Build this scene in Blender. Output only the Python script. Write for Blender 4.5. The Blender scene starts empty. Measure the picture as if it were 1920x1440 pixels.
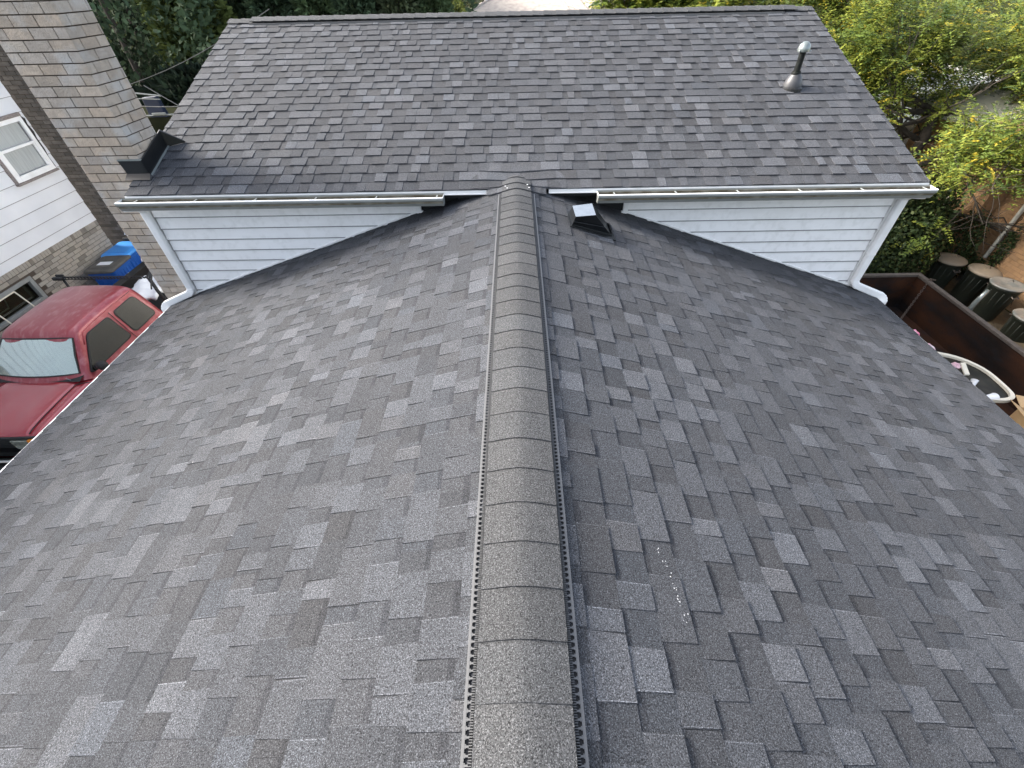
import bpy, math, random
from mathutils import Vector, Matrix
R = random.Random(7)
SC = bpy.context.scene
COL = SC.collection
V = Vector
# ------------------------------------------------------------------ camera
def cam_axes(p, yw, r):
    f = V((math.sin(yw)*math.cos(p), math.cos(yw)*math.cos(p), -math.sin(p)))
    rt = V((math.cos(yw), -math.sin(yw), 0)); up = rt.cross(f)
    return rt*math.cos(r)+up*math.sin(r), -rt*math.sin(r)+up*math.cos(r), f
rt, up, fw = cam_axes(.7613, -.0188, -.0239)
cd = bpy.data.cameras.new('camera'); cam = bpy.data.objects.new('camera', cd); COL.objects.link(cam)
M = Matrix.Identity(4)
for i in range(3):
    M[i][0] = rt[i]; M[i][1] = up[i]; M[i][2] = -fw[i]
M[0][3], M[1][3], M[2][3] = -.0066, 0, 1.5525
cam.matrix_world = M
cd.sensor_width = 36; cd.lens = 36*810.4/1920; cd.clip_start = .05; cd.clip_end = 2000
SC.camera = cam
# ------------------------------------------------------------------ light
SUN_AZ = V((-.96, .28)).normalized(); SUN_EL = math.radians(33)
w = bpy.data.worlds.new('World'); SC.world = w; w.use_nodes = True
wn = w.node_tree.nodes; bg = wn['Background']
sky = wn.new('ShaderNodeTexSky'); sky.sky_type = 'NISHITA'; sky.sun_disc = False
sky.sun_elevation = SUN_EL; sky.sun_rotation = math.atan2(SUN_AZ.x, SUN_AZ.y)
sky.air_density = 1.0; sky.dust_density = 4.0; sky.ozone_density = 1.0
hs = wn.new('ShaderNodeHueSaturation'); hs.inputs['Saturation'].default_value = .58
w.node_tree.links.new(sky.outputs[0], hs.inputs['Color']); w.node_tree.links.new(hs.outputs[0], bg.inputs[0]); bg.inputs[1].default_value = .15
sd = bpy.data.lights.new('sun', 'SUN'); sun = bpy.data.objects.new('sun', sd); COL.objects.link(sun)
sd.energy = 2.5; sd.angle = math.radians(20); sd.color = (1, .95, .87)
sdir = V((SUN_AZ.x*math.cos(SUN_EL), SUN_AZ.y*math.cos(SUN_EL), math.sin(SUN_EL)))
sun.rotation_euler = sdir.to_track_quat('Z', 'Y').to_euler()
sun.location = (0, 0, 20)
SC.view_settings.view_transform = 'Standard'; SC.view_settings.look = 'None'
SC.view_settings.exposure = 1.84; SC.view_settings.gamma = 1
# ------------------------------------------------------------------ materials
def mat(name, base=(.5,.5,.5), rough=.6, metal=0, noise=None, nscale=8, bump=0, bscale=60, tone=False,
        spec=.5, speck=None, transl=0, coat=0, stretch=None, noise2=None):
    m = bpy.data.materials.new(name); m.use_nodes = True
    nt = m.node_tree; N = nt.nodes; L = nt.links; b = N['Principled BSDF']
    b.inputs['Roughness'].default_value = rough; b.inputs['Metallic'].default_value = metal
    b.inputs['Specular IOR Level'].default_value = spec
    if coat: b.inputs['Coat Weight'].default_value = coat; b.inputs['Coat Roughness'].default_value = .06
    tc = N.new('ShaderNodeTexCoord'); co = tc.outputs['Object']
    if stretch:
        mp = N.new('ShaderNodeMapping'); mp.inputs['Scale'].default_value = stretch
        L.new(co, mp.inputs[0]); co2 = mp.outputs[0]
    else: co2 = co
    rgb = N.new('ShaderNodeRGB'); rgb.outputs[0].default_value = (*base, 1); c = rgb.outputs[0]
    if tone:
        at = N.new('ShaderNodeAttribute'); at.attribute_name = 'tone'
        mx = N.new('ShaderNodeMix'); mx.data_type = 'RGBA'; mx.blend_type = 'MULTIPLY'; mx.inputs[0].default_value = 1
        L.new(c, mx.inputs[6]); L.new(at.outputs['Color'], mx.inputs[7]); c = mx.outputs[2]
    def nz(scale, det, lo, hi, colr, fac, c, src):
        n = N.new('ShaderNodeTexNoise'); n.inputs['Scale'].default_value = scale; n.inputs['Detail'].default_value = det
        L.new(src, n.inputs['Vector'])
        mr = N.new('ShaderNodeMapRange'); mr.inputs[1].default_value = lo; mr.inputs[2].default_value = hi
        mr.inputs[4].default_value = fac; L.new(n.outputs[0], mr.inputs[0])
        mx = N.new('ShaderNodeMix'); mx.data_type = 'RGBA'; L.new(mr.outputs[0], mx.inputs[0]); L.new(c, mx.inputs[6])
        mx.inputs[7].default_value = (*colr, 1); return mx.outputs[2]
    if noise: c = nz(nscale, 5, .38, .68, noise[0], noise[1], c, co2)
    if noise2: c = nz(noise2[2], 6, .5, .7, noise2[0], noise2[1], c, co2)
    if speck:   # granules: light and dark flecks; (scale, dark, light)
        for sc_, lo, hi, k in ((speck[0], .52, .66, speck[2]), (speck[0]*.83, .50, .37, speck[1])):
            n = N.new('ShaderNodeTexNoise'); n.inputs['Scale'].default_value = sc_; n.inputs['Detail'].default_value = 2; n.inputs['Roughness'].default_value = .75
            L.new(co, n.inputs['Vector'])
            mr = N.new('ShaderNodeMapRange'); mr.inputs[1].default_value = lo; mr.inputs[2].default_value = hi
            mr.inputs[3].default_value = 1; mr.inputs[4].default_value = k
            L.new(n.outputs[0], mr.inputs[0])
            mx = N.new('ShaderNodeVectorMath'); mx.operation = 'SCALE'; L.new(c, mx.inputs[0]); L.new(mr.outputs[0], mx.inputs['Scale']); c = mx.outputs[0]
    L.new(c, b.inputs['Base Color'])
    if bump:
        n = N.new('ShaderNodeTexNoise'); n.inputs['Scale'].default_value = bscale; n.inputs['Detail'].default_value = 4
        L.new(co2, n.inputs['Vector']); bp = N.new('ShaderNodeBump'); bp.inputs['Strength'].default_value = bump
        bp.inputs['Distance'].default_value = .01; L.new(n.outputs[0], bp.inputs['Height']); L.new(bp.outputs[0], b.inputs['Normal'])
    if transl:
        tr = N.new('ShaderNodeBsdfTranslucent'); ms = N.new('ShaderNodeMixShader'); ms.inputs[0].default_value = transl
        L.new(c, tr.inputs[0]); L.new(b.outputs[0], ms.inputs[1]); L.new(tr.outputs[0], ms.inputs[2])
        L.new(ms.outputs[0], N['Material Output'].inputs[0])
    return m
SH = mat('asphalt_shingle', (.0600,.0625,.0690), .88, tone=True, speck=(250, .20, 3.1), noise=((.050,.0525,.059), .40), nscale=2.2, bump=.5, bscale=420, spec=.25)
CAPM = mat('ridge_shingle', (.0600,.0615,.0640), .88, tone=True, speck=(250, .20, 3.1), bump=.5, bscale=420, spec=.25)
VENT = mat('vent_plastic', (.125,.125,.125), .5)
VBLK = mat('black_plastic', (.008,.008,.009), .55)
VINYL = mat('white_vinyl', (.90,.895,.885), .42, noise=((.80,.79,.77), .45), nscale=3.5, bump=.06, bscale=90, noise2=((.55,.55,.52), .22, 14))
TRIM = mat('white_trim', (.87,.87,.86), .38, noise=((.62,.61,.57), .35), nscale=5)
GUTM = mat('gutter_metal', (.27,.28,.27), .4, noise=((.20,.21,.19), .5), nscale=4)
DIRT = mat('gutter_debris', (.10,.085,.055), .9, noise=((.24,.23,.19), .7), nscale=9, bump=.5, bscale=80)
BLK = mat('black_metal', (.006,.007,.008), .28, spec=.5, noise=((.012,.013,.014), .6), nscale=6)
BLKS = mat('sky_sheen_metal', (.42,.44,.46), .22, metal=.85, noise=((.30,.32,.34), .6), nscale=12)  # pale metal, sky reflection put into the colour of the black vent's top
MEMB = mat('black_membrane', (.007,.008,.009), .8)
BRICK = mat('tan_brick', (.50,.425,.345), .9, tone=True, noise=((.32,.27,.22), .6), nscale=13, bump=.9, bscale=60, noise2=((.50,.49,.47), .75, 3.1))
MORT = mat('mortar', (.075,.058,.045), .95, bump=.6, bscale=120)
NBR = mat('mixed_brick', (.36,.33,.28), .9, tone=True, noise=((.27,.24,.20), .4), nscale=11, bump=.6, bscale=70)
DBR = mat('dark_brick', (.10,.091,.083), .9, tone=True, bump=.7, bscale=60, noise=((.05,.045,.04), .5), nscale=7)
OBR = mat('orange_brick', (.36,.215,.11), .92, tone=True, noise=((.26,.15,.08), .5), nscale=5, bump=.4, bscale=70)
OMORT = mat('orange_mortar', (.22,.145,.085), .95)
SIDE2 = mat('painted_board_siding', (.72,.735,.75), .5, noise=((.60,.615,.64), .5), nscale=1.8, bump=.08, bscale=30)
CONC = mat('concrete', (.24,.235,.22), .9, noise=((.22,.21,.19), .6), nscale=1.2, bump=.3, bscale=40, noise2=((.14,.13,.11), .5, 4))
SOIL = mat('soil_and_leaf_litter', (.07,.055,.035), .95, noise=((.13,.10,.05), .7), nscale=6, bump=.8, bscale=25)
GRASSM = mat('grass_ground', (.028,.036,.014), 1, spec=0, noise=((.05,.045,.02), .6), nscale=3, bump=.8, bscale=30)
RED = mat('red_paint', (.34,.030,.040), .24, metal=.15, coat=1.0, noise=((.34,.05,.06), .35), nscale=3)
REDR = mat('faded_red_roof_paint', (.27,.03,.040), .33, metal=.25, coat=.5, noise=((.38,.11,.12), .45), nscale=1.8, stretch=(2.2,.8,1), noise2=((.52,.26,.26), .35, 7), bump=.03, bscale=60)
GLASS = mat('dark_glass', (.020,.020,.012), .03, spec=.6, coat=.25)
WSG = mat('windshield_glass', (.62,.72,.68), .10, spec=1.0, coat=1.0, metal=.75)
RUB = mat('black_rubber', (.012,.012,.012), .6)
CHR = mat('chrome', (.55,.55,.53), .16, metal=1)
LAMP = mat('headlamp_lens', (.35,.36,.30), .1, metal=.6, noise=((.12,.12,.10), .7), nscale=30)
AMB = mat('amber_lens', (.75,.22,.01), .2)
TARP = mat('white_plastic_sheet', (.82,.83,.84), .35, bump=.5, bscale=9)
BLUE = mat('blue_plastic', (.01,.09,.40), .38, noise=((.015,.12,.46), .6), nscale=6)
LBLUE = mat('bright_blue_plastic', (.06,.30,.75), .36, noise=((.05,.26,.68), .6), nscale=6)
GLID = mat('grey_lid_plastic', (.075,.07,.062), .5, noise=((.12,.115,.10), .5), nscale=9)
PAPER = mat('white_paper', (.8,.8,.8), .6)
GCAN = mat('green_can_plastic', (.014,.020,.013), .6, noise=((.028,.028,.020), .6), nscale=8)
TLID = mat('tan_lid_plastic', (.22,.18,.135), .6, noise=((.27,.21,.14), .6), nscale=7)
RLID = mat('dusty_grey_lid_plastic', (.16,.165,.155), .5, noise=((.33,.28,.23), .7), nscale=6)
RUST = mat('rusty_steel', (.009,.006,.005), .85, spec=.2, noise=((.075,.028,.011), .75), nscale=1.6, noise2=((.012,.012,.014), .7, 7), bump=.3, bscale=40, stretch=(1,.5,1.4))
RIMM = mat('worn_steel_rim', (.07,.055,.045), .75, noise=((.13,.11,.09), .5), nscale=14)
PINK = mat('pink_plastic_bag', (.80,.12,.27), .35, noise=((.90,.72,.76), .9), nscale=9, bump=.6, bscale=14)
PALEP = mat('pale_pink_plastic_bag', (.75,.45,.50), .35, noise=((.85,.8,.8), .9), nscale=9, bump=.6, bscale=14)
CREAM = mat('cream_frame', (.78,.72,.58), .4, noise=((.60,.54,.42), .4), nscale=8)
SMOKE = mat('smoked_glass', (.012,.011,.008), .3, spec=.12, noise=((.05,.045,.035), .6), nscale=5)
CARD = mat('cardboard', (.42,.27,.13), .8, noise=((.48,.33,.18), .5), nscale=8)
GREYT = mat('grey_cloth', (.30,.31,.30), .8, noise=((.18,.19,.19), .6), nscale=7, bump=.5, bscale=20)
CHAINM = mat('rusty_chain', (.10,.075,.06), .6, metal=.5)
GALV = mat('galvanized_cap', (.24,.27,.265), .30, metal=.55, noise=((.20,.23,.22), .5), nscale=18)
PIPE = mat('dark_pipe', (.004,.005,.005), .65, spec=.2, noise=((.018,.022,.02), .6), nscale=18)
BOOT = mat('rubber_boot', (.045,.045,.05), .45, noise=((.085,.085,.085), .6), nscale=12)
MASTIC = mat('roof_cement', (.012,.012,.012), .5)
WSPOT = mat('white_paint_speck', (.62,.62,.62), .6)
CURT = mat('window_curtain', (.42,.44,.43), .7, noise=((.30,.32,.31), .7), nscale=1.5, stretch=(30,30,2))
OLDW = mat('weathered_wood', (.19,.16,.145), .9, noise=((.36,.33,.31), .6), nscale=22, stretch=(1,1,4), bump=.6, bscale=60)
SPIPE = mat('cream_downspout', (.56,.54,.47), .5, noise=((.42,.39,.33), .5), nscale=6)
BARK = mat('bark', (.045,.036,.028), .95, noise=((.085,.07,.055), .6), nscale=14, bump=.9, bscale=30)
LEAF = mat('locust_leaf', (1,1,1), .45, tone=True, transl=.35, spec=.35)
LEAFD = mat('evergreen_leaf', (1,1,1), .8, tone=True, transl=.15, spec=.08)
IVY = mat('ivy_leaf', (1,1,1), .55, tone=True, transl=.15, spec=.15)
FROOF = mat('beige_shingle_roof', (.46,.40,.34), .9, noise=((.30,.25,.22), .75), nscale=3.2, bump=.2, bscale=10)
PROOF = mat('pale_roof_membrane', (.72,.69,.58), .8, noise=((.45,.42,.34), .5), nscale=2.5)
SHED = mat('shed_wall', (.55,.57,.56), .8)
DK = mat('dark_matte_wood', (.018,.020,.012), 1, spec=0, noise=((.03,.03,.018), .6), nscale=3)  # very dark, unshiny colour of the lean-to walls
LAPS = mat('lap_shadow_strip', (.20,.20,.20), .8)  # dark grey strips, painted shadow lines under the siding laps
WIRE = mat('wire', (.16,.16,.15), .6)
TBLUE = mat('dark_blue_paint', (.003,.010,.035), .5)
# ------------------------------------------------------------------ mesh builder
class MB:
    def __init__(s): s.v=[]; s.f=[]; s.m=[]; s.c=[]; s.cuts=[]
    def cut(s): s.cuts.append(len(s.f))     # what follows is a separate piece of the same kind
    def face(s, pts, m=0, c=(1,1,1)):
        i=len(s.v); s.v += [tuple(p) for p in pts]; s.f.append(tuple(range(i,i+len(pts)))); s.m.append(m); s.c.append(c)
    def mesh(s, vs, fs, m=0, c=(1,1,1)):
        i=len(s.v); s.v += [tuple(p) for p in vs]
        for f in fs: s.f.append(tuple(i+k for k in f)); s.m.append(m); s.c.append(c)
    def hexa(s, p, m=0, c=(1,1,1)):   # p: 8 pts, bottom 0-3 ccw, top 4-7
        s.mesh(p, [(3,2,1,0),(4,5,6,7),(0,1,5,4),(1,2,6,5),(2,3,7,6),(3,0,4,7)], m, c)
    def box(s, a, b, m=0, c=(1,1,1)):
        x0,y0,z0=a; x1,y1,z1=b
        s.hexa([(x0,y0,z0),(x1,y0,z0),(x1,y1,z0),(x0,y1,z0),(x0,y0,z1),(x1,y0,z1),(x1,y1,z1),(x0,y1,z1)], m, c)
    def obox(s, o, ax, ay, az, m=0, c=(1,1,1)):   # origin corner + 3 edge vectors
        o=V(o);ax=V(ax);ay=V(ay);az=V(az)
        s.hexa([o,o+ax,o+ax+ay,o+ay,o+az,o+ax+az,o+ax+ay+az,o+ay+az], m, c)
    def tube(s, pts, r, n=8, m=0, c=(1,1,1), caps=True):
        pts=[V(p) for p in pts]; rs = r if isinstance(r,(list,tuple)) else [r]*len(pts)
        rings=[]; prev=None
        for i,p in enumerate(pts):
            d=(pts[min(i+1,len(pts)-1)]-pts[max(i-1,0)]).normalized()
            if prev is None: a=d.orthogonal().normalized()
            else: a=(prev-d*prev.dot(d)).normalized()
            prev=a; b=d.cross(a)
            rings.append([p+(a*math.cos(t)+b*math.sin(t))*rs[i] for t in [2*math.pi*k/n for k in range(n)]])
        s.rings(rings,m,c,caps)
    def rings(s, rings, m=0, c=(1,1,1), caps=True, close=True):
        n=len(rings[0]); vs=[p for r in rings for p in r]; fs=[]
        for i in range(len(rings)-1):
            for k in range(n if close else n-1):
                k2=(k+1)%n; fs.append((i*n+k,i*n+k2,(i+1)*n+k2,(i+1)*n+k))
        if caps and close: fs.append(tuple(range(n-1,-1,-1))); fs.append(tuple((len(rings)-1)*n+k for k in range(n)))
        s.mesh(vs,fs,m,c)
    def sweep(s, pts, w, h, side, m=0, c=(1,1,1), rnd=.25, ribs=None):   # rounded rectangle swept on path; side = fixed side axis
        pts=[V(p) for p in pts]; side=V(side).normalized(); rings=[]
        for i,p in enumerate(pts):
            d=(pts[min(i+1,len(pts)-1)]-pts[max(i-1,0)]).normalized(); b=d.cross(side).normalized()
            k = ribs[i] if ribs else 1
            ring=[]
            for (sx,sy) in ((1,1),(-1,1),(-1,-1),(1,-1)):
                for q in (0,1,2):
                    t=math.pi/4*q + {(1,1):0,(-1,1):math.pi/2,(-1,-1):math.pi,(1,-1):1.5*math.pi}[(sx,sy)]
                    rr=min(w,h)*rnd
                    ring.append(p+side*k*(sx*(w/2-rr)+rr*math.cos(t))+b*k*(sy*(h/2-rr)+rr*math.sin(t)))
            rings.append(ring)
        s.rings(rings,m,c)
    def lathe(s, prof, o, axis=(0,0,1), n=24, m=0, c=(1,1,1), caps=False, sq=None):
        ax=V(axis).normalized(); a=ax.orthogonal().normalized(); b=ax.cross(a); o=V(o)
        s.rings([[o+ax*z+(a*math.cos(t)+b*math.sin(t))*r for t in [2*math.pi*k/n for k in range(n)]] for r,z in prof], m,c,caps)
    def build(s, name, mats, parent=None, smooth=False, bevel=0, subsurf=0, auto=None):
        if s.cuts:
            e=sorted(set([0]+s.cuts+[len(s.f)])); out=[]
            for a,b in zip(e,e[1:]):
                if b<=a: continue
                q=MB(); idx={}
                for k in range(a,b):
                    f=[]
                    for i in s.f[k]:
                        if i not in idx: idx[i]=len(q.v); q.v.append(s.v[i])
                        f.append(idx[i])
                    q.f.append(tuple(f)); q.m.append(s.m[k]); q.c.append(s.c[k])
                out.append(q.build(name,mats,parent,smooth,bevel,subsurf))
            return out[0]
        me=bpy.data.meshes.new(name); me.from_pydata(s.v,[],s.f)
        if not isinstance(mats,(list,tuple)): mats=[mats]
        for x in mats: me.materials.append(x)
        me.polygons.foreach_set('material_index', s.m)
        if any(c!=(1,1,1) for c in s.c) or any('leaf' in x.name or 'brick' in x.name or 'shingle' in x.name for x in mats):
            a=me.attributes.new('tone','FLOAT_COLOR','FACE'); a.data.foreach_set('color', [q for c in s.c for q in (*c,1)])
        if smooth: me.polygons.foreach_set('use_smooth',[True]*len(me.polygons))
        me.update(); o=bpy.data.objects.new(name,me); COL.objects.link(o)
        if parent is not None: o.parent=parent
        if bevel:
            b=o.modifiers.new('b','BEVEL'); b.width=bevel; b.segments=2; b.limit_method='ANGLE'
        if subsurf:
            b=o.modifiers.new('s','SUBSURF'); b.levels=b.render_levels=subsurf
        return o
def tag(o,label=None,cat=None,group=None,kind=None):
    for k,v in (('label',label),('category',cat),('group',group),('kind',kind)):
        if v: o[k]=v
    return o
def thing(name,label,cat,group=None):
    o=bpy.data.objects.new(name,None); COL.objects.link(o); o.empty_display_size=.1
    return tag(o,label,cat,group)
def copy_tree(o,parent=None,off=(0,0,0),rz=None):
    c=o.copy(); COL.objects.link(c); c.parent=parent
    if parent is None: c.location=V(o.location)+V(off)
    if rz is not None: c.rotation_euler=(0,0,rz)
    for ch in list(o.children): copy_tree(ch,c)
    return c
def clamp(x,a,b): return max(a,min(b,x))
def tonev(k,h=0): return (k*(1+.10*h), k, k*(1-.10*h))
# ------------------------------------------------------------------ constants of the house
S1=.328; S2=.339; YW=4.753; EL=4.39; ER=4.47; XL=-4.04; XR=4.15; YE=4.55; ZE=-.05; YR=8.02
GZ=-4.0
zb=lambda y: ZE+S2*(y-YE)
ZR=zb(YR)
# ------------------------------------------------------------------ ground
g=MB(); g.face([(-150,-150,GZ-.02),(150,-150,GZ-.02),(150,250,GZ-.02),(-150,250,GZ-.02)]); tag(g.build('ground',GRASSM),kind='structure')
g=MB(); g.box((-9.5,-12,GZ-.1),(-4.0,10.6,GZ)); tag(g.build('driveway',CONC),kind='structure')
g=MB(); g.box((4.1,-12,GZ-.1),(8.5,10.2,GZ)); g.box((5.5,12.2,GZ-.1),(16,24,GZ+.002)); tag(g.build('concrete_yard',CONC),kind='structure')
g=MB(); g.box((8.5,-6,GZ-.1),(10.7,16,GZ+.004)); tag(g.build('soil_bed',SOIL),kind='structure')
# ------------------------------------------------------------------ shingles
def shingle_tone(light=1.0):
    k=R.choice((.70,.74,.80,.86,.92,.96,1.0,1.04,1.08,1.14,1.26,1.36))*R.uniform(.94,1.06)*light
    return tonev(k, R.uniform(-.35,.3) if R.random()<.3 else R.uniform(-.12,.1))
def shingles(mb, P, lines, a0, a1, e, seed, tb=.0048, tt=.0085):
    """P(d,a,h) -> point; lines = distances of the lower edges down the slope; a0..a1 = extent along the roof"""
    rr=random.Random(seed)
    for ci,D in enumerate(lines):
        u=(lines[ci-1] if ci else D-e)-.004
        if u<0.03: u=.03
        off=rr.uniform(0,1)
        # base sheet in ~1 m shingles
        a=a0-off
        while a<a1:
            b=min(a+1.0,a1); s=max(a,a0)
            if b>s+.002:
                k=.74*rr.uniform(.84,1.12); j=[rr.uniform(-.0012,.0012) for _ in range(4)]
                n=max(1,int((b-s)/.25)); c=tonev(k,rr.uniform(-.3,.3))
                for q in range(n):
                    s0=s+(b-s)*q/n+(.0012 if q==0 else 0); s1=s+(b-s)*(q+1)/n
                    um=u+rr.uniform(.028,.040); hm=.002+(tb-.002)*(um-u)/(D-u)
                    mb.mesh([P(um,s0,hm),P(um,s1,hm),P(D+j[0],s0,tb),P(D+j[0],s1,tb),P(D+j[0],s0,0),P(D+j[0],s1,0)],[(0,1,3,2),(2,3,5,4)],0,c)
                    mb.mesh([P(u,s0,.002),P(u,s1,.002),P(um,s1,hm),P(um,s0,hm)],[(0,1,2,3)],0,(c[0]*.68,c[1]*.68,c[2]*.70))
            a+=1.0
        # tabs
        a=a0-off+rr.uniform(0,.1)
        while a<a1:
            wd=rr.choice((.08,.10,.12,.13,.15,.17,.2,.24)); b=a+wd
            s=max(a,a0); t=min(b,a1)
            if t>s+.01:
                c=shingle_tone(); sp=.004; lift=rr.uniform(-.0012,.003); j=rr.uniform(-.002,.002); h=tt+lift
                l,r_=s+(sp if s>a0 else 0), t-(sp if t<a1 else 0)
                n=max(1,int((t-s)/.16))
                A=[P(u,s,.004),P(u,t,.004),P(D+j,r_,h),P(D+j,l,h),P(u,s,0),P(u,t,0),P(D+j,r_,0),P(D+j,l,0)]
                mb.mesh(A,[(0,1,2,3),(3,2,6,7),(0,3,7,4),(1,5,6,2)],0,c)
                if rr.random()<.55:   # bright lip painted along one tab edge, as if catching light
                    q=.0022; ct=(c[0]*2.1,c[1]*2.1,c[2]*2.1); ea=r_-q if rr.random()<.7 else l
                    mb.mesh([P(u+.01,ea,.0052),P(u+.01,ea+q,.0052),P(D+j,ea+q,h+.0004),P(D+j,ea,h+.0004)],[(0,1,2,3)],0,ct)
            a=b+rr.choice((.0,.0,.06,.08,.1,.12,.14,.17))
# ------------------------------------------------------------------ our house
house=thing('house','grey shingled house with white siding gables, seen from its own roof','house')
mb=MB()
c1=1/math.sqrt(1+S1*S1); s1=S1*c1
def PL(d,a,h): return (-d*c1-h*s1, a, -d*s1+h*c1)
def PR(d,a,h): return (d*c1+h*s1, a, -d*s1+h*c1)
e=.143
dl=EL/c1; dr=ER/c1
LL=[];d=(.6246-4*.1359)/c1+e
while d<dl+.02: LL.append(d); d+=e
LL=[q for q in LL if q<dl-.05]+[dl]
LR=[];d=(.6246-4*.1359)/c1+e
while d<dr-.05: LR.append(d); d+=e
LR.append(dr)
shingles(mb,PL,LL,-2.5,YW-.004,e,11)
shingles(mb,PR,LR,-2.5,YW-.004,e,23)
# deck under the shingles
for P,dd in ((PL,dl),(PR,dr)):
    mb.mesh([P(0,-2.5,-.002),P(0,YW,-.002),P(dd-.01,YW,-.002),P(dd-.01,-2.5,-.002)],[(0,1,2,3),(3,2,1,0)],0,(.6,.6,.6))
# flared courses that carry the shingles up onto the rear roof
def hf(x,y):
    a=-S1*abs(x); b=zb(y); k=.03
    return (a+b)/2+math.sqrt((a-b)**2+k*k)/2
for yk,hw in ((4.43,.30),(4.555,.52),(4.69,.60),(4.822,.36)):
    x=-hw
    while x<hw:
        wd=R.choice((.10,.13,.16,.2)); x2=min(x+wd,hw); c=shingle_tone(); n=4
        fade=lambda q: max(0,1-(abs(q)/hw)**4)
        lo=[(x+(x2-x)*q/n) for q in range(n+1)]
        yl=[yk-.045*max(0,1-abs(q)/.45)*(1 if yk>4.6 else 0)+.03*(abs(q)/hw)**2*(0 if yk>4.5 else 1) for q in lo]
        a=[(q,yy,hf(q,yy)+.005+.012*fade(q)) for q,yy in zip(lo,yl)]; b=[(q,yy+.15,hf(q,yy+.15)+.004*fade(q)-.002) for q,yy in zip(lo,yl)]; d_=[(q,yy,hf(q,yy)-.004) for q,yy in zip(lo,yl)]
        mb.mesh(a+b+d_,[(q,q+1,q+n+2,q+n+1) for q in range(n)]+[(q+2*n+2,q+2*n+3,q+1,q) for q in range(n)]+[(0,n+1,2*n+2)],0,c); x=x2+.003
lower=mb.build('roof',SH,house)
mb=MB()
for x0,x1,dd in ((-EL-.026,-EL+.012,-EL),(ER-.012,ER+.014,ER)):
    mb.cut(); z=-S1*abs(dd); mb.box((x0,-2.5,z-.045),(x1,YW,z-.003))
mb.build('drip_edge',TRIM,lower)
# --- ridge vent with comb edges
mb=MB(); W=.180; y0,y1=-2.5,4.39
for sg in (-1,1):
    zr=-S1*W+.004
    def q(x,y,z): return (sg*x,y,z)
    mb.box((min(sg*.135,sg*(W-.006)),y0,-S1*.16-.006),(max(sg*.135,sg*(W-.006)),y1,-S1*.16+.006),1)      # black bed
    zt=-S1*W+.021
    # outer rail
    x0,x1=sorted((sg*(W-.010),sg*(W-.001))); mb.box((x0,y0,zr-.01),(x1,y1,zt),0)
    # mushroom teeth
    y=y0+.01
    while y<y1:
        x0,x1=sorted((sg*(W-.0225),sg*(W-.0098))); mb.box((x0,y,zt-.004),(x1,y+.0052,zt-.0004),0)
        x0,x1=sorted((sg*(W-.0140),sg*(W-.0097))); mb.box((x0,y-.0022,zt-.0043),(x1,y+.0084,zt-.0007),0)
        y+=.0205
    # fine fins
    y=y0+.003
    while y<y1:
        x0,x1=sorted((sg*.1475,sg*(W-.0225))); mb.box((x0,y,-S1*.15-.004),(x1,y+.0022,-S1*.15+.0165),0)
        y+=.0064
vent=mb.build('ridge_vent',[VENT,VBLK],lower)
# --- ridge caps
mb=MB(); E2=.1633
def capz(x): 
    ax=abs(x); return .024 - S1*(math.sqrt(ax*ax+.05*.05)-.05)*.93
xs=[-.1435+.287*k/14 for k in range(15)]
yc=2.392-.1633*30+.0; i=0
while yc<4.80:
    far=yc+E2+.03; k=R.uniform(.88,1.08); c=tonev(k,R.uniform(0,.2)); wv=[R.uniform(-.0007,.0007) for _ in xs]; lf=R.uniform(.0040,.0065)
    if yc>4.33: lf=.011
    vs=[(x*1.0,yc+wv[n],capz(x)+lf) for n,x in enumerate(xs)]+[(x*1.0,far,capz(x)-.0005) for x in xs]+[(x,yc+wv[n],capz(x)-.001) for n,x in enumerate(xs)]
    fs=[]
    for n in range(14): fs+=[(n,n+1,16+n,15+n),(30+n,31+n,n+1,n)]
    fs+=[(0,15,30),(14,44,29)]
    mb.mesh(vs,fs,0,c); yc+=E2
mb.build('ridge_cap',CAPM,lower,smooth=False)
mb=MB()
for (x,y) in ((-.11,4.47),(-.09,4.40),(.11,4.50),(.125,4.43)):
    mb.lathe([(0,.003),(.008,.002),(.009,0)],(x,y,capz(x)+.010),n=8)
for k in range(46):
    if k<26: v_=R.random()**.6; x,y=.557+.050*v_+R.gauss(0,.006),.86-.31*v_+R.gauss(0,.012)
    elif k<36: x,y=R.uniform(.4,4.2),R.uniform(.2,4.4)
    else: x,y=-R.uniform(.4,4.2),R.uniform(.4,4.4)
    r=R.uniform(.0007,.0028); z=-S1*abs(x)+.0125
    mb.face([(x+r*math.cos(t)*R.uniform(.6,1.3),y+r*math.sin(t)*R.uniform(.6,1.6),z-S1*(abs(x+r*math.cos(t))-abs(x))) for t in [k2*math.pi/3 for k2 in range(6)]])
tag(mb.build('sealant_spots',WSPOT,lower),kind='stuff')
# --- slant-back box vent
mb=MB()
def NR(x,y,h): return V(PR(x/c1,y,h))
fx0,fx1,fy0,fy1=.48,1.0,3.90,4.26
for a,b,h in ((.485,.93,.014),):
    mb.hexa([NR(a,fy0-.02,.006),NR(b,fy0-.02,.006),NR(b,fy1,.006),NR(a,fy1,.006),NR(a,fy0-.02,h),NR(b,fy0-.02,h),NR(b,fy1,h),NR(a,fy1,h)],0)
B=[NR(.505,3.90,.012),NR(.90,3.95,.012),NR(.90,4.22,.012),NR(.505,4.20,.012)]
T=[V((.53,3.85,-.05)),V((.715,3.88,-.05)),V((.715,4.15,-.05)),V((.525,4.10,-.05))]
mb.hexa(B+T,0)
mb.face([t+V((0,0,.0015)) for t in T],1)  # paler top face imitating reflected sky
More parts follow.
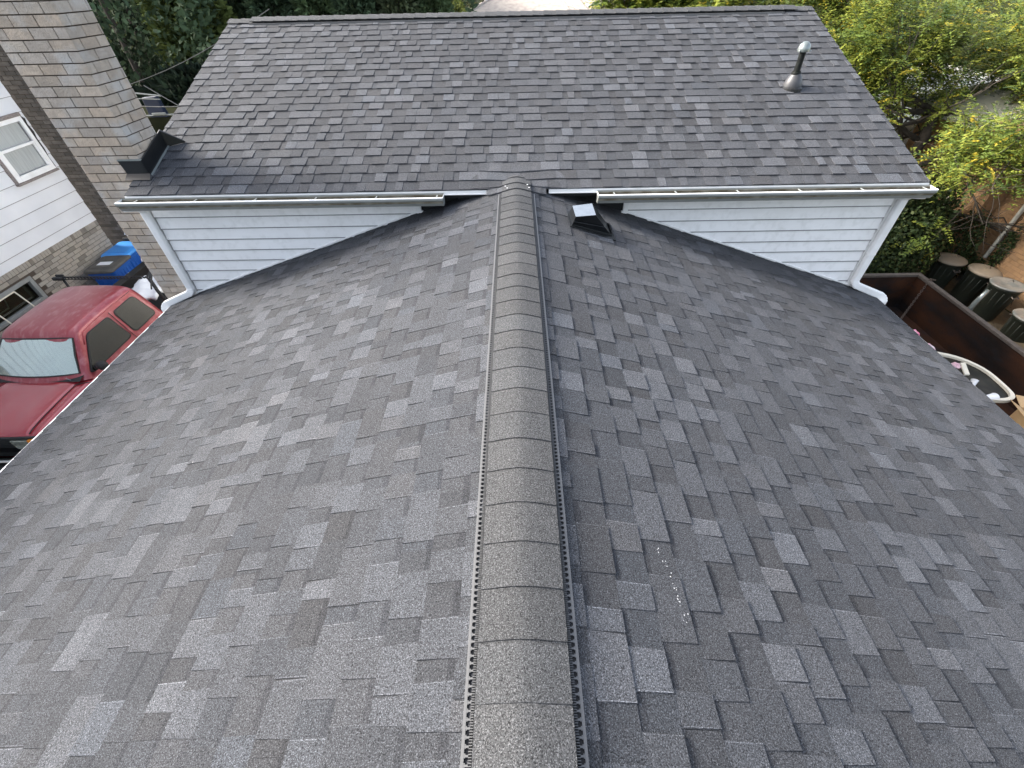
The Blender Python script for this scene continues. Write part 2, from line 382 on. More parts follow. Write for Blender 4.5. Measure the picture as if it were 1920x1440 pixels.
# hood lip on the down-slope mouth
for a,b2 in ((B[0],B[1]),(B[1],B[2])):
    d=(b2-a); n=V((0,0,.018)); mb.obox(a+V((0,-.006,.0)),d,V((0,.010,0)),n,0)
mb.tube([T[0].lerp(B[0],.5)+V((0,-.004,0)),T[1].lerp(B[1],.55)+V((0,-.006,0))],.004,6,0)
mb.build('box_vent',[BLK,BLKS],lower,bevel=.002)
# --- rear roof
c2=1/math.sqrt(1+S2*S2); s2=S2*c2
def PB(d,a,h): return (a, YR-d*c2-h*s2, ZR-d*s2+h*c2)
dT=(YR-YE)/c2
LB=[];d=dT
while d>.1: LB.append(d); d-=.1425
LB=LB[::-1]
mb=MB(); shingles(mb,PB,LB,XL,XR,.1425,31,tb=.007,tt=.0125)
mb.mesh([PB(0,XL,-.002),PB(0,XR,-.002),PB(dT-.01,XR,-.002),PB(dT-.01,XL,-.002)],[(0,1,2,3),(3,2,1,0)],0,(.6,.6,.6))
mb.mesh([(XL,YR,ZR),(XR,YR,ZR),(XR,YR+3.47,ZR-3.47*S2),(XL,YR+3.47,ZR-3.47*S2)],[(0,1,2,3),(3,2,1,0)],0,(.9,.9,.9))
broof=mb.build('roof',SH,house)
mb=MB()
xa,xb=-3.72,3.72
for sg in (-1,1):
    for (o0,o1,zz,m) in ((.10,.155,.006,1),(.155,.168,.022,0)):
        ya,yb=sorted((YR+sg*o0,YR+sg*o1)); mb.box((xa,ya,ZR-S2*o1),(xb,yb,ZR-S2*o1+zz),m)
    x=xa
    while x<xb:
        ya,yb=sorted((YR+sg*.145,YR+sg*.156)); mb.box((x,ya,ZR-S2*.155),(x+.009,yb,ZR-S2*.155+.020),0); x+=.02
mb.build('ridge_vent',[VENT,VBLK],broof)
mb=MB(); x=XL
while x<XR-.02:
    k=R.uniform(.9,1.12); c=tonev(k); x2=min(x+.165,XR); raised=.024 if xa<x<xb else .008; lf=.008
    ys=[YR+(-.14+.28*n/8) for n in range(9)]
    z=lambda y: ZR+raised-S2*(math.sqrt((y-YR)**2+.03**2)-.03)
    vs=[(x,y,z(y)+lf) for y in ys]+[(x2+.03 if x2<XR else x2,y,z(y)) for y in ys]+[(x,y,z(y)) for y in ys]
    fs=[]
    for n in range(8): fs+=[(n+1,n,9+n,10+n),(18+n,n,n+1,19+n)]
    fs+=[(0,18,9)]
    mb.mesh(vs,fs,0,c); x=x2
mb.build('ridge_cap',CAPM,broof)
# rake boards and drip
mb=MB()
for x0,x1 in ((XL+.005,XL+.03),(XR-.03,XR-.005)):
    mb.cut(); mb.hexa([(x0,YE+.01,ZE-.10),(x1,YE+.01,ZE-.10),(x1,YR,ZR-.11),(x0,YR,ZR-.11),(x0,YE+.01,ZE-.012),(x1,YE+.01,ZE-.012),(x1,YR,ZR-.012),(x0,YR,ZR-.012)])
mb.build('rake_board',TRIM,broof)
mb=MB()
mb.box((XL,YE-.006,ZE-.036),(-.30,YE+.012,ZE-.004)); mb.box((XL,YE-.016,ZE-.040),(-.30,YE-.0062,ZE-.034)); mb.cut()
mb.box((.33,YE-.006,ZE-.036),(XR,YE+.012,ZE-.004)); mb.box((.33,YE-.016,ZE-.040),(XR,YE-.0062,ZE-.034))
mb.build('drip_edge',TRIM,broof)
mb=MB(); mb.box((XL,YE+.013,ZE-.10),(-1.0,YW+.02,ZE-.06)); mb.cut(); mb.box((1.1,YE+.013,ZE-.10),(XR,YW+.02,ZE-.06)); mb.build('soffit',VINYL,broof)
mb=MB(); mb.box((-1.0,YE+.02,ZE-.08),(1.1,YW+.03,ZE-.05)); mb.box((-1.3,YW+.003,-.6),(1.4,YW+.02,ZE-.055))
mb.build('underlayment',MEMB,broof)
# plumbing vent
pv=V((3.29,6.17,zb(6.17)))
mb=MB()
mb.lathe([(.10,-.03),(.10,.015),(.098,.05),(.075,.10),(.058,.125),(.052,.14)],pv,n=20)
bt=mb.build('pipe_boot',BOOT,broof,smooth=True)
mb=MB(); mb.lathe([(.12,-.045),(.118,.0),(.10,.012)],pv,n=18); 
mb.obox(pv+V((-.15,-.13,-.045)),V((.30,0,0)),V((0,.26,.088)),V((0,-.002,.006))); mb.build('roof_cement',MASTIC,bt)
mb=MB(); ax=V((-.05,-.02,1)).normalized()
mb.lathe([(.034,.10),(.034,.36)],pv,axis=ax,n=18); mb.lathe([(.05,.13),(.052,.145),(.045,.16)],pv,axis=ax,n=18)
mb.build('vent_pipe',PIPE,broof,smooth=True)
mb=MB(); mb.lathe([(.062,.345),(.065,.36),(.063,.38),(.052,.41),(.03,.43),(.001,.438)],pv,axis=ax,n=20)
for t in range(3):
    a=t*2.1+3.6; mb.lathe([(.0,.012),(.008,.008),(.010,0)],pv+ax*.352+V((.066*math.cos(a),.078*math.sin(a),0)),n=8)
mb.build('vent_pipe_cap',GALV,broof,smooth=True)
# --- siding gables
mb=MB()
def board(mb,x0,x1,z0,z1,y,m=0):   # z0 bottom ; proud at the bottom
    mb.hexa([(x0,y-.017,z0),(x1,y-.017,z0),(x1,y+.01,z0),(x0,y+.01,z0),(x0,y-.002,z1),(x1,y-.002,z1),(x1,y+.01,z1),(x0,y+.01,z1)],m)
    mb.box((x0,y-.0190,z0-.009),(x1,y-.004,z0-.0002),1)  # strip drawing the shadow line below the board
for x0,x1 in ((-4.02,-1.10),(1.22,4.06)):
    mb.cut()
    z=-.22; 
    board(mb,x0,x1,-.22,-.13,YW)
    z=-.35
    while z>-1.75:
        board(mb,x0,x1,z,z+.128,YW); z-=.13
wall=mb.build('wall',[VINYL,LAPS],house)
mb=MB()
for sg,xi,xo in ((-1,1.06,4.08),(1,1.18,4.10)):
    mb.cut()   # J channel along the roof junction, end piece
    x0,x1=sg*xi,sg*xo
    za=-S1*xi+.014; zb_=-S1*xo+.014
    mb.hexa([(x0,YW-.026,za),(x1,YW-.026,zb_),(x1,YW+.0,zb_),(x0,YW+.0,za),(x0,YW-.026,za+.016),(x1,YW-.026,zb_+.016),(x1,YW,zb_+.016),(x0,YW,za+.016)])
    a,b=sorted((sg*(xi-.02),sg*(xi+.035))); mb.box((a,YW-.032,-S1*xi+.0),(b,YW-.002,-.155))
    a,b=sorted((sg*(xi-.038),sg*(xi-.005))); mb.box((a,YW-.042,-S1*xi-.01),(b,YW-.01,-S1*xi+.03))
mb.build('trim',TRIM,wall,bevel=.003)
mb=MB()
mb.box((-4.13,YW-.014,-1.6),(-4.04,YW+.08,-.13)); mb.cut(); mb.box((4.07,YW-.014,-1.6),(4.16,YW+.08,-.13))
mb.build('corner_trim',TRIM,wall,bevel=.004)
# lower walls below the eaves and behind (only glimpsed, mirrored in the car windows)
mb=MB()
for x,sg in ((-4.0,-1),(4.05,1)):
    z=GZ+.2
    while z<-1.75:
        a,b=sorted((x,x+sg*.02)); mb.hexa([(a,-2.4,z),(b if sg>0 else b,-2.4,z),(b,YW,z),(a,YW,z),(x-(.0 if sg<0 else 0)-(.0),-2.4,z+.12),(x+.004,-2.4,z+.12),(x+.004,YW,z+.12),(x,YW,z+.12)]); mb.box((a-.006,-2.4,z+.105),(b+.002,YW,z+.121),1); z+=.122  # last box per board: painted lap shadow strip
mb.box((-4.0,-2.4,GZ),(4.05,-2.3,-1.5))
mb.box((-3.98,-2.3,GZ),(-3.9,YW,-1.45)); mb.box((3.95,-2.3,GZ),(4.03,YW,-1.45))
mb.box((-4.02,YW+.03,GZ),(-3.9,11.4,-.2)); mb.box((4.03,YW+.03,GZ),(4.10,11.4,-.2)); mb.box((-3.9,11.3,GZ),(4.03,11.4,-.2))
for xx in (-4.0,4.05):
    mb.face([(xx,YW+.05,-.2),(xx,11.35,-.2),(xx,YR,ZR-.1)])
    
mb.box((-4.02,YW+.021,GZ),(4.1,YW+.029,-.16))
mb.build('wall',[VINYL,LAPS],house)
# --- gutters
def gutter(x0,x1,miter,side):
    mb=MB(); yi,yo=YE-.018,4.42; zt,zbm=-.078,-.165; t=.0025
    # profile outer (K style)
    pr=[(yi,zt+.012),(yi,zbm),(yi-.075,zbm),(yo+.022,zbm+.028),(yo+.022,zbm+.045),(yo,zbm+.066),(yo,zt),(yo+.012,zt),(yo+.012,zt-.006)]
    n=len(pr)
    for i in range(n-1):
        (a,za),(b,zb2)=pr[i],pr[i+1]
        d=V((0,b-a,zb2-za)).normalized(); nn=V((0,-d.z,d.y))*t
        mb.hexa([V((x0,a,za)),V((x1,a,za)),V((x1,b,zb2)),V((x0,b,zb2)),V((x0,a,za))-nn*-1,V((x1,a,za))+nn,V((x1,b,zb2))+nn,V((x0,b,zb2))+nn],0)
    mb.box((x0+.003,yo-.004,zt-.004),(x1-.003,yo+.0165,zt+.0045),1)
    for xe in (x0,x1-.004): mb.hexa([(xe,yo+.004,zt-.01),(xe+.004,yo+.004,zt-.01),(xe+.004,yi,zt-.01),(xe,yi,zt-.01)]+[(xe,yo,zt+.006),(xe+.004,yo,zt+.006),(xe+.004,yi,zt+.006),(xe,yi,zt+.006)],1)
    for xe in (x0,x1-.004): mb.face([(xe+.002,a,z) for a,z in pr[:7]],0)
    gt=mb.build('gutter',[GUTM,TRIM],house)
    mb=MB(); mb.box((x0+.006,yo+.012,zbm+.032),(x1-.006,yi-.004,zbm+.058)); mb.box((x0+.006,yi-.010,zbm+.059),(x1-.006,yi-.004,zt-.002)); mb.build('leaf_debris',DIRT,gt)
    mb=MB(); x=x0+.16
    while x<x1: mb.cut(); mb.box((x,yo+.018,zt-.008),(x+.014,yi-.001,zt-.003)); x+=.62
    mb.build('hanger',GUTM,gt)
    return gt
gutter(-4.075,-.74,0,-1); gutter(.82,4.165,0,1)
# --- downspouts
def downspout(sg,x,xo):
    pts=[];ribs=[]
    def ad(p,r=1): pts.append(p); ribs.append(r)
    y=4.70; z=-.15
    ad((x,4.50,-.16)); ad((x,4.52,-.19)); ad((x,4.66,-.235)); ad((x,y,-.27))
    ad((x,y,-.88)); ad((x,y,-.89),1.07); ad((x,y,-.90),1.07); ad((x,y,-.905))
    zz=-S1*abs(x)+.042
    cx=x+sg*.07; cz=zz+.07
    for k in range(9):
        t=math.pi/2*k/8*.8; ad((x+sg*.08*(1-math.cos(t)),y-.012*k/8,zz+.075-.08*math.sin(t)), 1.05 if k%2 else .97)
    xe=x+sg*.06; ex=xo-sg*.07
    ad((ex,y-.03,-S1*abs(ex)+.040))
    for k in range(1,9):
        t=math.radians(20)+math.radians(62)*k/8
        ad((ex+sg*.085*(math.sin(t)-math.sin(math.radians(20))),y-.03-.004*k,-S1*abs(ex)+.040-.085*(math.cos(math.radians(20))-math.cos(t))),1.05 if k%2 else .97)
    lx,ly,lz=pts[-1]; ad((lx+sg*.004,ly,lz-.11))
    mb=MB(); mb.sweep(pts,.062,.082,(0,1,0),rnd=.22,ribs=ribs)
    d=mb.build('downspout',TRIM,house,smooth=False)
    mb=MB(); mb.box((x-.06,y+.034,-.62),(x+.06,y+.042,-.59)); mb.build('strap',TRIM,d)
downspout(-1,-4.06,-4.50); downspout(1,4.12,4.58)
# --- brick walls from real bricks
def brickface(mb,o,u,n,L,z0,z1,ch,bl,tones,rr,mort=.010,dep=.012,skip=None,start=0):
    """bricks on a vertical face; o corner, u along, n outward"""
    o=V(o);u=V(u);n=V(n); z=z0;i=start
    while z<z1-.01:
        h=min(ch,z1-z)-mort; a=-(bl*(.5 if i%2 else 0))
        while a<L:
            s=max(a,0); t=min(a+bl-mort,L)
            if t>s+.01 and not (skip and skip((s+t)/2,z+h/2,s,t,z,z+h)):
                mb.obox(o+u*s+V((0,0,z))+n*.001,u*(t-s),n*(dep*rr.uniform(.8,1.15)),V((0,0,h)),0,tones(rr))
            a+=bl
        z+=ch;i+=1
def tn_chim(rr):
    k=rr.uniform(.78,1.12); h=rr.uniform(-.6,1.0)
    return (k*(1+.05*h),k*(1-.02*abs(h)),k*(1-.08*h))
chim_top=2.7; CX0,CX1,CY0,CY1=-4.56,-3.91,4.84,5.27
mb=MB(); rr=random.Random(5)
mb.box((CX0+.012,CY0+.012,GZ),(CX1-.012,CY1-.012,chim_top),1)
CH=.0853; zc=GZ; 
z0=1.11-CH*60
brickface(mb,(CX0,CY0+.012,0),(1,0,0),(0,-1,0),CX1-CX0,z0,chim_top,CH,.222,tn_chim,rr)
brickface(mb,(CX1-.012,CY0+.002,0),(0,1,0),(1,0,0),CY1-CY0,z0,chim_top,CH,.205,tn_chim,rr,start=1)
brickface(mb,(CX0+.012,CY1,0),(0,-1,0),(-1,0,0),CY1-CY0,z0,chim_top,CH,.222,tn_chim,rr)
brickface(mb,(CX1,CY1-.012,0),(-1,0,0),(0,1,0),CX1-CX0,z0,chim_top,CH,.222,tn_chim,rr)
mb.box((CX0-.04,CY0-.04,chim_top),(CX1+.04,CY1+.04,chim_top+.08),2)
chim=mb.build('chimney',[BRICK,MORT,CONC],house)
# flashing
mb=MB()
def rf(x,y,h): return V((x,y,zb(y)+h))
mb.hexa([rf(-4.10,CY0-.018,.02),rf(-3.885,CY0-.018,.02),rf(-3.885,CY0-.005,.02),rf(-4.10,CY0-.005,.02),rf(-4.13,CY0-.018,.165),rf(-3.885,CY0-.018,.165),rf(-3.885,CY0-.005,.165),rf(-4.13,CY0-.005,.165)])
mb.hexa([rf(-3.893,CY0-.018,.012),rf(-3.872,CY0-.018,.012),rf(-3.872,5.30,.012),rf(-3.893,5.30,.012),rf(-3.893,CY0-.018,.165),rf(-3.880,CY0-.018,.165),rf(-3.880,5.32,.165),rf(-3.893,5.32,.165)])
mb.hexa([rf(-3.875,5.295,.012),rf(-3.70,5.36,.010),rf(-3.70,5.37,.010),rf(-3.875,5.315,.012),rf(-3.885,5.30,.165),rf(-3.70,5.36,.022),rf(-3.70,5.37,.022),rf(-3.885,5.32,.165)])
mb.hexa([rf(-4.11,CY0-.085,.015),rf(-3.84,CY0-.085,.015),rf(-3.84,CY0-.018,.015),rf(-4.11,CY0-.018,.015),rf(-4.11,CY0-.085,.020),rf(-3.84,CY0-.085,.020),rf(-3.86,CY0-.018,.040),rf(-4.11,CY0-.018,.040)])
fl=mb.build('flashing',BLK,chim,bevel=.002)
mb=MB()
mb.hexa([rf(-4.13,CY0-.023,.165),rf(-3.878,CY0-.023,.165),rf(-3.878,CY0+.0,.165),rf(-4.13,CY0,.165),rf(-4.13,CY0-.023,.171),rf(-3.878,CY0-.023,.171),rf(-3.878,CY0,.171),rf(-4.13,CY0,.171)])
mb.hexa([rf(-3.87,CY0-.02,.010),rf(-3.852,CY0-.02,.010),rf(-3.852,5.30,.010),rf(-3.87,5.30,.010),rf(-3.87,CY0-.02,.020),rf(-3.852,CY0-.02,.015),rf(-3.852,5.30,.015),rf(-3.87,5.30,.020)])
mb.build('metal_edge',GALV,fl)
# ------------------------------------------------------------------ neighbour on the left
nb=thing('white_house','white board sided house on brick base beside the driveway','house')
NX=-9.5; NY=9.6
mb=MB()
zl=[-2.33,-2.16,-1.92,-1.68,-1.44]+[-1.44+.245*k for k in range(1,16)]
WY0,WY1,WZ0,WZ1=8.60,9.47,-1.15,-.30
for i in range(len(zl)-1):
    z0,z1=zl[i],zl[i+1]
    if i: mb.box((NX,-6,z0-.008),(NX+.023,WY0 if WZ0<z0<WZ1 else NY,z0-.0005),1)  # painted shadow line at each lap
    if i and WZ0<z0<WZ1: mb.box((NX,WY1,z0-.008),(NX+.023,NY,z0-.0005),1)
    segs=[(-6,NY)]
    if z1>WZ0 and z0<WZ1: segs=[(-6,WY0),(WY1,NY)]
    for a,b in segs:
        mb.hexa([(NX+.022,a,z0),(NX+.022,b,z0),(NX-.05,b,z0),(NX-.05,a,z0),(NX+.008,a,z1-.004),(NX+.008,b,z1-.004),(NX-.05,b,z1-.004),(NX-.05,a,z1-.004)][::1])
mb.box((NX-.06,-6,GZ+1.7),(NX-.02,WY0,2.2)); mb.box((NX-.06,WY0,GZ+1.7),(NX-.02,NY,WZ0)); mb.box((NX-.06,WY0,WZ1),(NX-.02,NY,2.2)); mb.box((NX-.06,WY1,WZ0),(NX-.02,NY,WZ1))
mb.box((-16,NY-.04,-2.33),(NX+.006,NY,2.2))
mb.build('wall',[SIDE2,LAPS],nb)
mb=MB(); rr=random.Random(9)
def tn_nb(rr):
    k=rr.choice((1.0,1.0,1.05,.95,.98,.62,.55,1.02)); h=rr.uniform(-.4,.6); return (k*(1+.04*h),k,k*(1-.06*h))
BY0,BY1,BZ0,BZ1=6.2,7.53,-3.05,-2.57
mb.box((NX-.3,-6,GZ),(NX-.012,BY0,-2.33),1);mb.box((NX-.3,BY1,GZ),(NX-.012,NY,-2.33),1);mb.box((NX-.3,BY0,GZ),(NX-.012,BY1,BZ0),1);mb.box((NX-.3,BY0,BZ1),(NX-.012,BY1,-2.33),1)
sk=lambda a,z,s,t,za,zc_: (1.0+t>BY0-.0 and 1.0+s<BY1 and zc_>BZ0 and za<BZ1)
brickface(mb,(NX-.012,1.0,0),(0,1,0),(1,0,0),NY-1.0,GZ,-2.45,.0775,.215,tn_nb,rr,skip=sk)
y=1.0
while y<NY-.03:
    mb.obox((NX-.012,y,-2.445),(0,.065,0),(.013,0,0),(0,0,.11),0,tn_nb(rr)); y+=.073
mb.build('brick_base',[NBR,MORT],nb)
mb=MB(); rr=random.Random(10)
SY=NY+.38
mb.box((NX-.8,SY+.012,GZ),(-8.45,SY+.8,2.2),1)
tn_d=lambda r:(lambda k:(k,k,k))(r.uniform(.6,1.3))
brickface(mb,(NX-.8,SY+.012,0),(1,0,0),(0,-1,0),1.85,GZ,2.2,.074,.21,tn_d,rr,dep=.01)
brickface(mb,(-8.45,SY+.012,0),(0,1,0),(1,0,0),.77,GZ,2.2,.074,.21,tn_d,rr,dep=.01)
mb.build('brick_stack',[DBR,MORT],nb)
# window
def upwindow(parent):
    fr=MB(); x=NX+.03
    fr.box((x-.02,WY0-.03,WZ0-.05),(x+.02,WY0+.06,WZ1+.03)); fr.box((x-.02,WY1-.06,WZ0-.05),(x+.02,WY1+.01,WZ1+.03))
    fr.box((x-.02,WY0+.06,WZ0-.05),(x+.025,WY1-.06,WZ0+.045)); fr.box((x-.02,WY0+.06,WZ1-.04),(x+.02,WY1-.06,WZ1+.03))
    zm=-.70; fr.box((x-.028,WY0+.06,zm-.02),(x+.012,WY1-.06,zm+.025))
    fr.box((x-.03,WY0+.06,WZ0+.046),(x-.0,WY0+.09,zm-.021)); fr.box((x-.03,WY1-.09,WZ0+.046),(x-.0,WY1-.06,zm-.021))
    w_=fr.build('window',TRIM,parent,bevel=.003)
    p=MB(); p.box((x-.048,WY0+.06,WZ0+.045),(x-.044,WY1-.06,WZ1-.04)); p.build('curtain',CURT,w_)
    s=MB(); s.box((x-.02,WY0-.09,WZ0-.09),(x+.05,WY1+.03,WZ0-.052)); s.box((x-.02,WY0-.09,WZ1+.032),(x+.035,WY1+.02,WZ1+.09)); s.box((x-.02,WY0-.09,WZ0-.051),(x+.008,WY0-.032,WZ1+.031)); s.build('sill',OLDW,w_)
    t=MB()
    pts=[(WY1+.012,WZ1+.05),(WY1+.085,WZ1-.03),(WY1+.06,WZ1-.12),(WY1+.085,WZ1-.25),(WY1+.055,WZ1-.36),(WY1+.06,WZ1-.55),(WY1+.03,WZ1-.7),(WY1+.04,WZ0-.02),(WY1+.012,WZ0-.05)]
    vs=[(x+.006,a,b) for a,b in pts]+[(x-.018,a,b) for a,b in pts]; n=len(pts)
    t.mesh(vs,[tuple(range(n)),tuple(range(2*n-1,n-1,-1))]+[(i,(i+1)%n,(i+1)%n+n,i+n) for i in range(n)]); t.build('broken_caulk',RUB,w_)
upwindow(nb)
fr=MB(); x=NX-.01
fr.box((x-.06,BY0,BZ0),(x+.02,BY0+.08,BZ1)); fr.box((x-.06,BY1-.08,BZ0),(x+.02,BY1,BZ1)); fr.box((x-.06,BY0+.08,BZ1-.07),(x+.02,BY1-.08,BZ1)); fr.box((x-.06,BY0+.08,BZ0),(x+.02,BY1-.08,BZ0+.06))
bw=fr.build('basement_window',GUTM,nb,bevel=.004)
p=MB(); p.box((x-.12,BY0+.08,BZ0+.06),(x-.11,BY1-.08,BZ1-.07)); p.build('pane',GLASS,bw)
fr=MB()
a=V((x+.02,BY1-.45,BZ1-.08)); dn=V((.14,0,-.36))
for o_,u_ in ((a,V((0,-.55,0))),(a+dn,V((0,-.55,0)))): fr.tube([o_,o_+u_],.012,6)
for o_ in (a,a+V((0,-.55,0))): fr.tube([o_,o_+dn],.012,6)
fr.build('open_sash',CREAM,bw)
# roof of it, far above the frame
mb=MB(); mb.hexa([(-16.3,-6.3,2.2),(NX+.4,-6.3,2.2),(NX+.4,NY+.3,2.2),(-16.3,NY+.3,2.2),(-16.3,-6.3,2.3),(NX+.4,-6.3,2.3),(NX+.4,NY+.3,2.3),(-16.3,NY+.3,2.3)])
mb.mesh([(-16.3,-6.3,2.31),(NX+.4,-6.3,2.31),(NX+.4,NY+.3,2.31),(-16.3,NY+.3,2.31),(-12.8,-6.3,3.6),(-12.8,NY+.3,3.6)],[(1,2,5,4),(3,0,4,5),(0,1,4),(2,3,5)])
mb.build('roof',SH,nb)
mb=MB(); mb.box((-16,-6,GZ),(-15.9,NY,2.2)); mb.box((-16,-6,GZ),(NX-.3,-5.9,2.2)); mb.box((-15.9,NY-.04,GZ),(NX-.3,NY,-2.34)); mb.build('wall',SIDE2,nb)
# ------------------------------------------------------------------ pickup
pk=thing('pickup_truck','red extended cab pickup with sun faded roof, parked left of the roof','pickup truck')
CXT=-7.46
def T(u,y,z): return (CXT+u,y,z)
def loft(mb,secs,m=0,cap=False):
    n=len(secs[0][1]); rings=[]
    for y,pr in secs:
        full=[T(u,yy if yy is not None else y,z) for (u,z,yy) in [(p[0],p[1],p[2] if len(p)>2 else None) for p in pr]]
        left=[T(-u,yy if yy is not None else y,z) for (u,z,yy) in [(p[0],p[1],p[2] if len(p)>2 else None) for p in pr][::-1] if u>1e-6]
        rings.append(left+full)
    mb.rings(rings,m,caps=False,close=False)
# body: hood, fenders, sides to the belt line
mb=MB()
def sec(zc,zh,zf,fu,bu,hu=.60):
    return [(0,zc),(.34,zc-.003),(.40,zc+.012),(hu,zh+.006),(hu+.03,zh-.022),(hu+.05,zh-.024),(fu-.05,zf),(fu,zf-.045),(bu,zf-.16),(bu+.012,-3.40),(bu,-3.62),(bu-.03,-3.78)]
secs=[(3.82,sec(-3.05,-3.06,-3.07,.74,.76,.56)),(3.84,sec(-2.995,-3.005,-3.02,.77,.79,.58)),(3.93,sec(-2.955,-2.965,-2.99,.79,.81)),(4.14,sec(-2.935,-2.945,-2.975,.80,.825)),
      (4.45,sec(-2.918,-2.932,-2.965,.80,.83)),(4.78,sec(-2.908,-2.925,-2.955,.80,.83)),(4.90,sec(-2.92,-2.94,-2.955,.80,.83)),
      (5.3,sec(-2.93,-2.935,-2.94,.80,.83)),(6.2,sec(-2.93,-2.93,-2.93,.80,.83)),(6.78,sec(-2.93,-2.93,-2.93,.80,.83)),(6.83,sec(-2.94,-2.94,-2.94,.80,.83))]
loft(mb,secs)
body=mb.build('body',RED,pk,smooth=True,subsurf=1)
# wheels and arches
mb=MB()
for sg in (-1,1):
    for yy in (4.35,7.75):
        mb.cut(); o=T(sg*.64,yy,GZ+.34); mb.lathe([(.20,-.1),(.33,-.1),(.345,-.06),(.345,.06),(.33,.1),(.20,.1)],o,axis=(1,0,0),n=24)
mb.build('wheel',RUB,pk,smooth=True)
# cab shell
def csec(y,zr,ru,bu,drop=0):   # roof half width, belt half width
    return (y,[(0,zr),(.32,zr-.006),(ru-.10,zr-.028),(ru,zr-.075),(ru+.035,zr-.13),(bu,-2.92),(bu+.005,-2.98)])
mb=MB()
rings=[]
def crow(pts): 
    f=[T(*p) for p in pts]; l=[T(-p[0],p[1],p[2]) for p in pts[::-1] if p[0]>1e-6]; return l+f
rows=[
 crow([(0,4.80,-2.925),(.35,4.81,-2.925),(.64,4.86,-2.925),(.73,4.90,-2.93),(.76,4.93,-2.94),(.79,4.97,-2.96),(.80,5.0,-2.99)]),
 crow([(0,4.86,-2.87),(.35,4.87,-2.87),(.62,4.92,-2.87),(.71,4.95,-2.88),(.75,4.99,-2.90),(.785,5.02,-2.93),(.80,5.05,-2.98)]),
 crow([(0,5.31,-2.37),(.32,5.32,-2.372),(.53,5.35,-2.385),(.60,5.375,-2.41),(.64,5.42,-2.46),(.785,5.30,-2.92),(.80,5.30,-2.98)]),
 crow([(0,5.38,-2.325),(.32,5.39,-2.328),(.53,5.42,-2.345),(.60,5.44,-2.38),(.64,5.48,-2.44),(.785,5.45,-2.92),(.80,5.45,-2.98)]),
 crow([(0,5.60,-2.285),(.32,5.60,-2.292),(.52,5.60,-2.315),(.605,5.60,-2.36),(.645,5.60,-2.43),(.785,5.60,-2.92),(.80,5.6,-2.98)]),
 crow([(0,6.15,-2.27),(.32,6.15,-2.277),(.52,6.15,-2.302),(.605,6.15,-2.35),(.645,6.15,-2.42),(.785,6.15,-2.92),(.80,6.15,-2.98)]),
 crow([(0,6.62,-2.285),(.32,6.62,-2.292),(.52,6.62,-2.317),(.60,6.62,-2.36),(.64,6.62,-2.43),(.785,6.66,-2.92),(.80,6.66,-2.98)]),
 crow([(0,6.74,-2.32),(.32,6.74,-2.325),(.51,6.73,-2.345),(.58,6.72,-2.385),(.62,6.72,-2.45),(.77,6.78,-2.92),(.785,6.78,-2.98)]),
 crow([(0,6.80,-2.45),(.32,6.80,-2.45),(.50,6.80,-2.46),(.56,6.79,-2.47),(.60,6.79,-2.50),(.75,6.83,-2.92),(.77,6.83,-2.98)]),
 crow([(0,6.84,-2.92),(.32,6.84,-2.92),(.50,6.84,-2.92),(.60,6.84,-2.925),(.66,6.84,-2.93),(.74,6.84,-2.95),(.76,6.84,-2.99)]),
]
mb.rings(rows,0,caps=False,close=False)
cab=mb.build('cab',REDR,pk,smooth=True,subsurf=2)
# glass patches (bilinear, slightly proud, rounded outline)
def patch(c00,c10,c11,c01,n,off,r=.14,bulge=.0,seg=6):
    """corner points bottom-left.. ; rounded rectangle outline in the patch's own plane"""
    c00,c10,c11,c01=map(V,(c00,c10,c11,c01)); n=V(n).normalized(); pts=[]
    for cx,cy,t0 in ((1-r,1-r,0),(r,1-r,90),(r,r,180),(1-r,r,270)):
        for k in range(seg+1):
            t=math.radians(t0+90*k/seg); u=cx+r*math.cos(t); v=cy+r*math.sin(t)
            p=(c00*(1-u)+c10*u)*(1-v)+(c01*(1-u)+c11*u)*v; pts.append(p+n*(off+bulge*4*u*(1-u)))
    return pts
def glass(parent,name,cor,n,m,off=.012,r=.12,rim=.05,bulge=0):
    pts=patch(*cor,n,off,r,bulge); ctr=sum(pts,V())/len(pts); nn=V(n).normalized()
    mb=MB(); outer=[ctr+(p-ctr)*(1+rim) for p in pts]; k=len(pts)
    mb.mesh([p-nn*.004 for p in outer]+[p+nn*.002 for p in pts]+[p-nn*.03 for p in outer],[(i,(i+1)%k,(i+1)%k+k,i+k) for i in range(k)]+[(i,i+2*k,(i+1)%k+2*k,(i+1)%k) for i in range(k)])
    f=mb.build('seal',RUB,parent); 
    mb=MB(); mb.mesh(pts+[ctr+nn*bulge*.3],[(i,(i+1)%k,k) for i in range(k)]); o=mb.build(name,m,parent,smooth=bool(bulge)); f.parent=o
    return o
for sg in (1,-1):
    q=lambda u,y,z: T(sg*u,y,z)
    n_=(sg,0,.30)
    glass(pk,'window',(q(.778,5.02,-2.885),q(.778,5.97,-2.885),q(.660,5.93,-2.475),q(.655,5.47,-2.475)),n_,GLASS,off=.010,r=.10,rim=.06)
    glass(pk,'window',(q(.778,6.10,-2.885),q(.772,6.68,-2.885),q(.648,6.58,-2.475),q(.658,6.08,-2.475)),n_,GLASS,off=.010,r=.14,rim=.06)
mb=MB(); nu,nv=16,5; vs=[]
def wsp(u,v,o=0):
    b=(.66*u,4.875+.075*u*u,-2.865); t=(.555*u,5.315+.045*u*u,-2.40-.02*u*u)
    return V(T(b[0]+(t[0]-b[0])*v,b[1]+(t[1]-b[1])*v,b[2]+(t[2]-b[2])*v))+V((0,-.72,.69))*(.012+.02*math.sin(math.pi*v)+o)
for j_ in range(nv+1):
    for i_ in range(nu+1): vs.append(wsp(-1+2*i_/nu,.04+.90*j_/nv))
